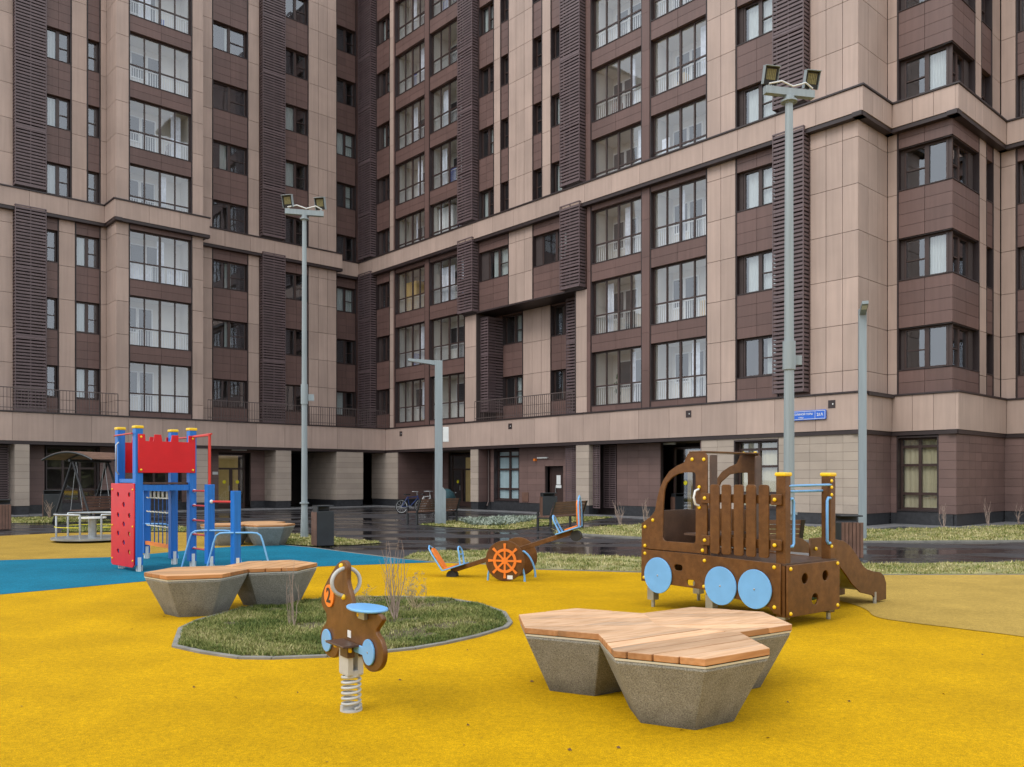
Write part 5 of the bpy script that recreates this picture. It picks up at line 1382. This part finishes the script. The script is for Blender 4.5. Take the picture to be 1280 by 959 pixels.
flood_mast(345 / 1049 * 16.3 + .02, 16.3, 8.95, .145, 'tall grey floodlight mast behind the brown play truck', R(12))
flood_mast((380.5 - 640) / 1049 * 23.2, 23.2, 8.8, .115, 'tall grey floodlight mast beside the dark litter bin', R(14), .9)
def post_lamp(x, y, h, w, arm, yaw, label, wide=.0, box=False):
    o_ = thing('street_lamp', label, 'lamp post', (x, y, 0), 'square grey lamp posts')
    F = lambda a, bb, z: (x + math.cos(yaw) * a - math.sin(yaw) * bb, y + math.sin(yaw) * a + math.cos(yaw) * bb, z)
    b = MB(); b.box(-w / 2, w / 2, -w / 2, w / 2, 0, h, F=F)
    if wide: b.hexa([F(w / 2, -w / 2, 0), F(w / 2 + wide, -w / 2, 0), F(w / 2 + wide, w / 2, 0), F(w / 2, w / 2, 0), F(w / 2, -w / 2, 1.35), F(w / 2 + wide, -w / 2, 1.2), F(w / 2 + wide, w / 2, 1.2), F(w / 2, w / 2, 1.35)])
    b.build('column', M['mast'], o_, bevel=.006)
    b = MB(); b.hexa([F(-w / 2 - arm, -w / 2 * .8, h - .02), F(-w / 2, -w / 2 * .8, h - .16), F(-w / 2, w / 2 * .8, h - .16), F(-w / 2 - arm, w / 2 * .8, h - .02), F(-w / 2 - arm, -w / 2 * .8, h + .06), F(-w / 2, -w / 2 * .8, h - .0), F(-w / 2, w / 2 * .8, h - .0), F(-w / 2 - arm, w / 2 * .8, h + .06)])
    a_ = b.build('arm', M['mast'], o_)
    b = MB(); b.hexa([F(-w / 2 - arm + .04, -w / 3, h - .026), F(-w / 2 - arm * .5, -w / 3, h - .095), F(-w / 2 - arm * .5, w / 3, h - .095), F(-w / 2 - arm + .04, w / 3, h - .026), F(-w / 2 - arm + .04, -w / 3, h - .015), F(-w / 2 - arm * .5, -w / 3, h - .08), F(-w / 2 - arm * .5, w / 3, h - .08), F(-w / 2 - arm + .04, w / 3, h - .015)]); b.build('lens', M['winlight'], a_)
    if box: b = MB(); b.box(w / 2 + .01, w / 2 + .22, -.12, .1, 2.95, 3.48, F=F); b.build('equipment_box', M['whitep'], o_, bevel=.01)
    finish(o_)
post_lamp((548.3 - 640) / 1049 * 30, 30, 5.85, .27, .95, R(6), 'square grey lamp post with a long arm standing by the two rear benches', .12, True)
post_lamp((1078 - 640) / 1049 * 22.6, 22.6, 6.2, .2, .75, R(72), 'slim square grey lamp post with short head near the building corner')

# ------------------------------------------------------------------ bins, benches, small things
def litter_bin(x, y, yaw, h, label, w=.42, d=.42, slats='side', grp='litter bins', lid=False):
    o_ = thing('litter_bin', label, 'litter bin', (x, y, 0), grp)
    F = lambda a, bb, z: (x + math.cos(yaw) * a - math.sin(yaw) * bb, y + math.sin(yaw) * a + math.cos(yaw) * bb, z)
    b = MB(); b.box(-w / 2, w / 2, -d / 2, d / 2, .03, h * (.86 if not lid else .82), F=F); b.box(-w / 2, w / 2, d / 2 - .04, d / 2, h * .86, h, F=F)
    b.box(-w / 2 + .0, -w / 2 + .03, -d / 2, d / 2 - .04, h * .86, h, F=F) if not lid else None
    b.box(-w / 2, w / 2, -d / 2, d / 2, h - .03, h, F=F); b.build('body', M['darkgrey'], o_, bevel=.01)
    s_ = MB(); n = 6
    for i in range(n):
        if slats == 'side': s_.box(-w / 2 - .03, -w / 2 - .005, -d / 2 + d * i / n + .006, -d / 2 + d * (i + 1) / n - .006, .04, h * .84, F=F)
        else: s_.box(-w / 2 + w * i / n + .006, -w / 2 + w * (i + 1) / n - .006, -d / 2 - .03, -d / 2 - .005, .04, h * .84, F=F)
    s_.build('slats', M['slate'], o_, bevel=.003)
    finish(o_)
gx, gy = (404 - 640) / 1049 * 20.3, 20.3
litter_bin(gx, gy, R(32), 1.0, 'dark litter bin with a brown slatted side next to the left floodlight mast', .42, .36)
litter_bin((1061 - 640) / 1049 * 17.2, 17.2, R(-4), .9, 'brown slatted litter bin beside the slide of the play truck', .44, .4, 'front', lid=True)
litter_bin((2 - 640) / 1049 * 26.6, 26.6, R(35), .98, 'brown litter bin cut by the left edge of the photo', .5, .4, 'front')
litter_bin((686 - 640) / 1049 * 35, 35, R(10), 1.05, 'dark litter bin with brown slats behind the middle park bench', .62, .5, 'side')
litter_bin((849 - 640) / 1049 * 36.5, 36.5, R(10), 1.0, 'dark litter bin by the entrance seen through the truck window', .55, .5, 'side')
litter_bin((131 - 640) / 1049 * 33, 33, R(20), 1.2, 'dark litter bin with brown side to the right of the canopy swing', .65, .5, 'side')
litter_bin((66 - 640) / 1049 * 35.5, 35.5, R(30), 1.15, 'dark slatted litter bin to the left of the canopy swing', .7, .5, 'side')

def park_bench(P, dl, face, length, label):
    P = Vector((*P, 0)); dl = Vector((*dl, 0)).normalized(); fc = Vector((*face, 0)).normalized()
    o_ = thing('park_bench', label, 'bench', tuple(P), 'slatted park benches')
    F = lambda a, b_, z: tuple(P + dl * a + fc * b_ + UP * z)
    for a in (.0, length - .06):
        b = MB()
        b.box(a, a + .06, .0, .06, 0, .45, F=F); b.box(a, a + .06, .46, .52, 0, .62, F=F); b.box(a, a + .06, 0, .5, .39, .43, F=F)
        b.hexa([F(a, .02, .40), F(a + .06, .02, .40), F(a + .06, .08, .40), F(a, .08, .40), F(a, -.16, .92), F(a + .06, -.16, .92), F(a + .06, -.10, .92), F(a, -.10, .92)])
        b.build('leg', M['blackmetal'], o_)
    b = MB()
    for i in range(5): b.box(.0, length, .06 + i * .09, .13 + i * .09, .435, .465, F=F)
    b.build('seat', M['slate'], o_)
    b = MB()
    for i in range(5):
        z = .50 + i * .085; y0 = .06 - .18 * (z - .4) / .52
        b.hexa([F(0, y0 - .01, z), F(length, y0 - .01, z), F(length, y0 + .02, z), F(0, y0 + .02, z), F(0, y0 - .04, z + .075), F(length, y0 - .04, z + .075), F(length, y0 - .01, z + .075), F(0, y0 - .01, z + .075)])
    b.build('backrest', M['slate'], o_)
    finish(o_)
park_bench((1.2, 25.9), (.55, .83), (-.83, .55), 2.1, 'brown slatted park bench behind the raised seesaw seat')
park_bench((-3.35, 29.6), (.6, .8), (-.8, .6), 2.2, 'brown slatted park bench behind the L-shaped lamp post')
park_bench((5.17, 14.95), (-1, 0), (0, 1), 1.1, 'brown slatted park bench behind the play truck')

# canopy swing bench
SWC = Vector((-15.9, 31.5, 0)); WX = Vector((.3, .954, 0)); WY = Vector((.954, -.3, 0))
SW = thing('canopy_swing', 'dark metal swing bench under an arched slatted canopy near the left pillar', 'swing bench', tuple(SWC))
W_ = lambda a, b_, z: tuple(SWC + WX * a + WY * b_ + UP * z)
for a in (-.75, .95):
    b = MB(); b.tube([W_(a, -.9, 0), W_(a, .0, 2.3)], .045, 8); b.tube([W_(a, .9, 0), W_(a, .0, 2.3)], .045, 8); b.tube([W_(a, -.75, .35), W_(a, .75, .35)], .035, 8); b.build('side_frame', M['blackmetal'], SW)
b = MB(); b.tube([W_(-.9, 0, 2.3), W_(1.1, 0, 2.3)], .05, 8); b.build('top_beam', M['blackmetal'], SW)
b = MB()
for i in range(16):
    t0 = -1.15 + i * .145; z0 = 2.62 - .26 * (t0 / 1.1) ** 2; t1 = t0 + .12; z1 = 2.62 - .26 * (t1 / 1.1) ** 2
    b.hexa([W_(-1.0, t0, z0), W_(1.2, t0, z0), W_(1.2, t1, z1), W_(-1.0, t1, z1), W_(-1.0, t0, z0 + .025), W_(1.2, t0, z0 + .025), W_(1.2, t1, z1 + .025), W_(-1.0, t1, z1 + .025)])
b.build('canopy', M['awn'], SW)
b = MB()
for a in (-1.0, .1, 1.2): b.tube([W_(a, -1.15 + 2.3 * i / 10, 2.60 - .26 * ((-1.15 + 2.3 * i / 10) / 1.1) ** 2) for i in range(11)], .04, 8)
b.build('canopy_rib', M['blackmetal'], SW)
b = MB()
for i in range(5): b.box(-.6, .8, -.28 + i * .11, -.19 + i * .11, .45, .48, F=W_)
b.build('seat', M['slate'], SW)
b = MB()
for i in range(5): b.box(-.6, .8, .29, .32, .5 + i * .1, .58 + i * .1, F=W_)
b.build('backrest', M['slate'], SW)
b = MB()
for a in (-.58, .78): b.tube([W_(a, -.25, .46), W_(a, 0, 2.3)], .012, 6); b.tube([W_(a, .3, .46), W_(a, 0, 2.3)], .012, 6)
b.build('chain', M['steel'], SW)
finish(SW)

# bicycles parked behind the bench
def bicycle(x, y, yaw, frame_m, label):
    o_ = thing('bicycle', label, 'bicycle', (x, y, 0), 'bicycles parked behind the bench')
    c_, s_ = math.cos(yaw), math.sin(yaw); F = lambda a, b_, z: (x + c_ * a - s_ * b_, y + s_ * a + c_ * b_, z)
    for a in (-.5, .5):
        b = MB(); b.tube([F(a + .31 * math.cos(t), 0, .33 + .31 * math.sin(t)) for t in [2 * math.pi * i / 28 for i in range(28)]], .022, 6, closed=True)
        w_ = b.build('wheel', M['black'], o_)
        b = MB(); b.tube([F(a + .285 * math.cos(t), 0, .33 + .285 * math.sin(t)) for t in [2 * math.pi * i / 28 for i in range(28)]], .012, 6, closed=True)
        for i in range(10): t = 2 * math.pi * i / 10; b.tube([F(a, 0, .33), F(a + .28 * math.cos(t), 0, .33 + .28 * math.sin(t))], .004, 4)
        b.build('rim', M['whitep'], w_)
    b = MB()
    for p, q in (((-.5, .33), (-.08, .3)), ((-.5, .33), (-.18, .78)), ((-.08, .3), (-.18, .8)), ((-.08, .3), (.36, .72)), ((-.18, .76), (.35, .78)), ((.34, .86), (.5, .33))):
        b.tube([F(p[0], 0, p[1]), F(q[0], 0, q[1])], .02, 6)
    b.build('frame', frame_m, o_)
    b = MB(); b.tube([F(.33, 0, .85), F(.31, 0, 1.0)], .016, 6); b.tube([F(.2, -.26, 1.02), F(.33, -.1, 1.02), F(.33, .1, 1.02), F(.2, .26, 1.02)], .016, 6); b.build('handlebar', M['steel'], o_)
    b = MB(); b.hexa([F(-.34, -.08, .86), F(-.05, -.03, .87), F(-.05, .03, .87), F(-.34, .08, .86), F(-.34, -.08, .92), F(-.05, -.02, .91), F(-.05, .02, .91), F(-.34, .08, .92)]); b.build('saddle', M['black'], o_)
    b = MB(); b.tube([F(-.08, -.08, .3), F(-.08, .08, .3)], .07, 12); b.build('crank', M['steel'], o_)
    finish(o_)
M['bikeblue'] = mat('bike_blue', (.02, .045, .18), .3, .05, 4)
bicycle(-4.75, 39.5, R(35), M['bikeblue'], 'blue bicycle with pale rims, leftmost of the parked bicycles')
bicycle(-4.15, 40.4, R(60), M['whitep'], 'white framed bicycle in the middle of the parked bicycles')
bicycle(-3.55, 40.6, R(75), M['black'], 'black bicycle, rightmost of the parked bicycles next to the covered pushchair')
# covered pushchair
PX, PY = (558.5 - 640) / 1049 * 38, 38
PC = thing('pushchair', 'teal covered pushchair next to the entrance door and bicycles', 'pushchair', (PX, PY, 0))
b = MB(); n = 14
rows = [(.28, .20, .45), (.34, .30, .62), (.36, .32, .82), (.30, .28, 1.02), (.18, .18, 1.14), (.05, .05, 1.18)]
V = []
for i, (rx_, ry_, z) in enumerate(rows):
    for j in range(n): a = 2 * math.pi * j / n; k = 1 + .08 * math.sin(a * 5 + i); V.append((PX + rx_ * k * math.cos(a) + .12 * (1 - z), PY + ry_ * k * math.sin(a), z))
Fc = [(i * n + j, i * n + (j + 1) % n, (i + 1) * n + (j + 1) % n, (i + 1) * n + j) for i in range(5) for j in range(n)] + [tuple(range(n))[::-1], tuple(5 * n + j for j in range(n))]
b.add(V, Fc, smooth=True); b.build('hood', M['teal'], PC)
for a in (-.3, .3):
    b = MB(); b.tube([(PX + a, PY - .25 + .13 * math.cos(t), .14 + .13 * math.sin(t)) for t in [2 * math.pi * i / 20 for i in range(20)]], .025, 6, closed=True); b.tube([(PX + a, PY + .28 + .13 * math.cos(t), .14 + .13 * math.sin(t)) for t in [2 * math.pi * i / 20 for i in range(20)]], .025, 6, closed=True); b.build('wheel', M['black'], PC)
b = MB(); b.tube([(PX - .3, PY - .25, .14), (PX + .25, PY + .2, .9)], .018, 6); b.tube([(PX + .3, PY - .25, .14), (PX - .25, PY + .2, .9)], .018, 6); b.tube([(PX + .4, PY - .25, 1.0), (PX + .4, PY + .25, 1.0)], .018, 6); b.build('frame', M['steel'], PC)
finish(PC)

# ------------------------------------------------------------------ bare shrubs
def twigs(x, y, n, h, spread, seed, label, heads=False, m=None, r0=.006, name='bare_shrub', curve=.1, branch=3):
    rnd = random.Random(seed); b = MB(); hd = MB()
    for i in range(n):
        a = rnd.uniform(0, 2 * math.pi); L_ = h * rnd.uniform(.5, 1); sp = spread * rnd.uniform(.3, 1)
        bx_, by_ = x + rnd.uniform(-.04, .04), y + rnd.uniform(-.04, .04); pts = []
        wob = rnd.uniform(-1, 1) * curve
        for k in range(7):
            t = k / 6; pts.append(Vector((bx_ + math.cos(a) * sp * t ** 1.3 + wob * math.sin(t * 3) + rnd.uniform(-.006, .006), by_ + math.sin(a) * sp * t ** 1.3, L_ * t)))
        b.tube(pts, r0 * rnd.uniform(.7, 1.2), 5, r2=r0 * .3)
        for q in range(rnd.randint(0, branch)):
            k = rnd.randint(2, 5); p = pts[k]; a2 = rnd.uniform(0, 6.28); l2 = L_ * rnd.uniform(.12, .3)
            e = p + Vector((math.cos(a2) * l2 * .5, math.sin(a2) * l2 * .5, l2)); b.tube([p, (p + e) / 2 + Vector((0, 0, -.01)), e], r0 * .5, 4, r2=r0 * .2)
            if heads:
                for _ in range(5):
                    c_ = e + Vector((rnd.uniform(-.02, .02), rnd.uniform(-.02, .02), rnd.uniform(-.02, .02))); hd.tube([c_, c_ + Vector((0, 0, .012))], .005, 4)
    o_ = thing(name, label, 'plant', (x, y, 0)); b.build('stems', m or M['twig'], o_)
    if heads and hd.v: hd.build('seed_heads', M['drytwig'], o_)
    finish(o_)
x_, y_ = G(494, 775); twigs(x_, y_, 16, .95, .17, 3, 'bare pale twiggy shrub to the right of the spring rider in the planting bed', curve=.09)
x_, y_ = G(519, 762); twigs(x_, y_, 26, .42, .28, 5, 'low dry seed-head stems behind the twiggy shrub in the planting bed', heads=True, m=M['drytwig'], r0=.003, name='dry_flower')
x_, y_ = G(366, 784); twigs(x_, y_, 7, .75, .10, 8, 'thin pink-brown bare stems to the left of the spring rider in the planting bed', curve=.04, r0=.005)
x_, y_ = G(455, 762); twigs(x_, y_, 12, .3, .22, 9, 'short dry stems close behind the spring rider', heads=True, m=M['drytwig'], r0=.003, name='dry_flower')
x_, y_ = G(775, 655); twigs(x_, y_, 8, 1.1, .3, 11, 'bare pale shrub in the lawn in front of the louvred recess', r0=.014)
x_, y_ = G(808, 660); twigs(x_, y_, 8, 1.0, .15, 12, 'bare pale shrub in the lawn just left of the play truck', r0=.014)
x_, y_ = G(1180, 660); twigs(x_, y_, 7, .9, .15, 13, 'bare shrub under the tall ground-floor window by the right corner', r0=.01)
x_, y_ = G(1235, 657); twigs(x_, y_, 7, 1.0, .2, 14, 'bare shrub in front of the brown tiled wall near the right edge', r0=.01)
x_, y_ = G(1275, 656); twigs(x_, y_, 5, .8, .2, 15, 'bare shrub cut by the right edge of the photo', r0=.009)
x_, y_ = G(700, 671); twigs(x_, y_, 14, .3, .3, 16, 'small tufted evergreen shrub in the lawn behind the seesaw', r0=.012, m=M['grass'], name='low_shrub')
x_, y_ = G(62, 648); twigs(x_, y_, 10, .8, .3, 18, 'bare shrub beside the left pillar', r0=.012)
# a few fallen leaves and twigs on the rubber
lf = [(random.uniform(20, 1260), random.uniform(740, 950)) for _ in range(16)] + [(500, 852), (1138, 652 + 130), (960, 925), (205, 772), (295, 874), (372, 868), (408, 955), (985, 880), (1180, 870), (712, 940)]
M['leaf'] = mat('dry_leaf', (.12, .06, .02), .8, .2, 20)
for i, (u, v) in enumerate(lf):
    x_, y_ = G(u, v); b = MB(); a = random.uniform(0, 6); l_ = random.uniform(.006, .022)
    b.add([(x_ - l_ * math.cos(a), y_ - l_ * math.sin(a), .012), (x_ + .01 * math.sin(a), y_ - .01 * math.cos(a), .022), (x_ + l_ * math.cos(a), y_ + l_ * math.sin(a), .014), (x_ - .01 * math.sin(a), y_ + .01 * math.cos(a), .012)], [(0, 1, 2, 3)])
    ob = b.build('fallen_leaf', M['leaf'], recalc=False); tag(ob, 'tiny dry brown leaf lying on the yellow or tan rubber', 'leaf', 'fallen leaves on the rubber')

# ------------------------------------------------------------------ unseen tree belt added behind the camera to darken ground-floor window reflections
def unseen_belt(n):
    ang = rng.uniform(R(175), R(365), n); rad = rng.uniform(46, 60, n)
    hmax = 7 + 2.2 * np.sin(ang * 23) + 1.6 * np.sin(ang * 51 + 1)
    z = rng.uniform(0, 1, n) ** .8 * hmax; x = rad * np.cos(ang); y = rad * np.sin(ang) + 4
    c = np.stack([x, y, z], 1)[:, None, :] + rng.normal(0, .55, (n, 3, 3))
    me = bpy.data.meshes.new('unseen_tree_belt'); me.vertices.add(3 * n); me.vertices.foreach_set('co', c.reshape(-1)); me.loops.add(3 * n)
    me.loops.foreach_set('vertex_index', np.arange(3 * n, dtype=np.int32)); me.polygons.add(n); me.polygons.foreach_set('loop_start', np.arange(0, 3 * n, 3, dtype=np.int32)); me.update(calc_edges=True)
    at = me.attributes.new('tone', 'FLOAT', 'FACE'); at.data.foreach_set('value', rng.random(n).astype(np.float32))
    me.materials.append(grass_mat('unseen_belt_foliage', [(.03, .04, .012), (.07, .075, .025), (.12, .10, .05)]))
    o_ = link(bpy.data.objects.new('unseen_tree_belt', me)); tag(o_, kind='stuff')
unseen_belt(45000)

# ------------------------------------------------------------------ light
w = bpy.data.worlds.new('World'); scene.world = w; w.use_nodes = True
N, L = w.node_tree.nodes, w.node_tree.links
bg = N['Background']; sky = N.new('ShaderNodeTexSky'); sky.sky_type = 'NISHITA'; sky.sun_disc = False
SUN_EL, SUN_AZ = R(46), R(228)     # azimuth from +Y clockwise
sky.sun_elevation = SUN_EL; sky.sun_rotation = SUN_AZ; sky.air_density = 1.0; sky.dust_density = 3.0
hs = N.new('ShaderNodeHueSaturation'); hs.inputs['Saturation'].default_value = .22
L.new(sky.outputs[0], hs.inputs['Color'])
# overcast: the clear sky is veiled by an even cloud layer
ov = N.new('ShaderNodeMix'); ov.data_type = 'RGBA'; ov.inputs['Factor'].default_value = .9; ov.inputs['B'].default_value = (11.6, 12.2, 12.9, 1)
L.new(hs.outputs[0], ov.inputs['A']); L.new(ov.outputs['Result'], bg.inputs['Color']); bg.inputs['Strength'].default_value = .13
sl = bpy.data.lights.new('sun', 'SUN'); sl.energy = 1.35; sl.angle = R(24); sl.color = (1, .97, .93)
so = link(bpy.data.objects.new('sun', sl))
sd = Vector((math.sin(SUN_AZ) * math.cos(SUN_EL), math.cos(SUN_AZ) * math.cos(SUN_EL), math.sin(SUN_EL)))
so.rotation_euler = sd.to_track_quat('Z', 'Y').to_euler()
scene.view_settings.view_transform = 'Standard'; scene.view_settings.look = 'None'; scene.view_settings.exposure = 0
scene.render.engine = 'CYCLES'; scene.cycles.max_bounces = 8; scene.cycles.transparent_max_bounces = 16; scene.cycles.use_denoising = True
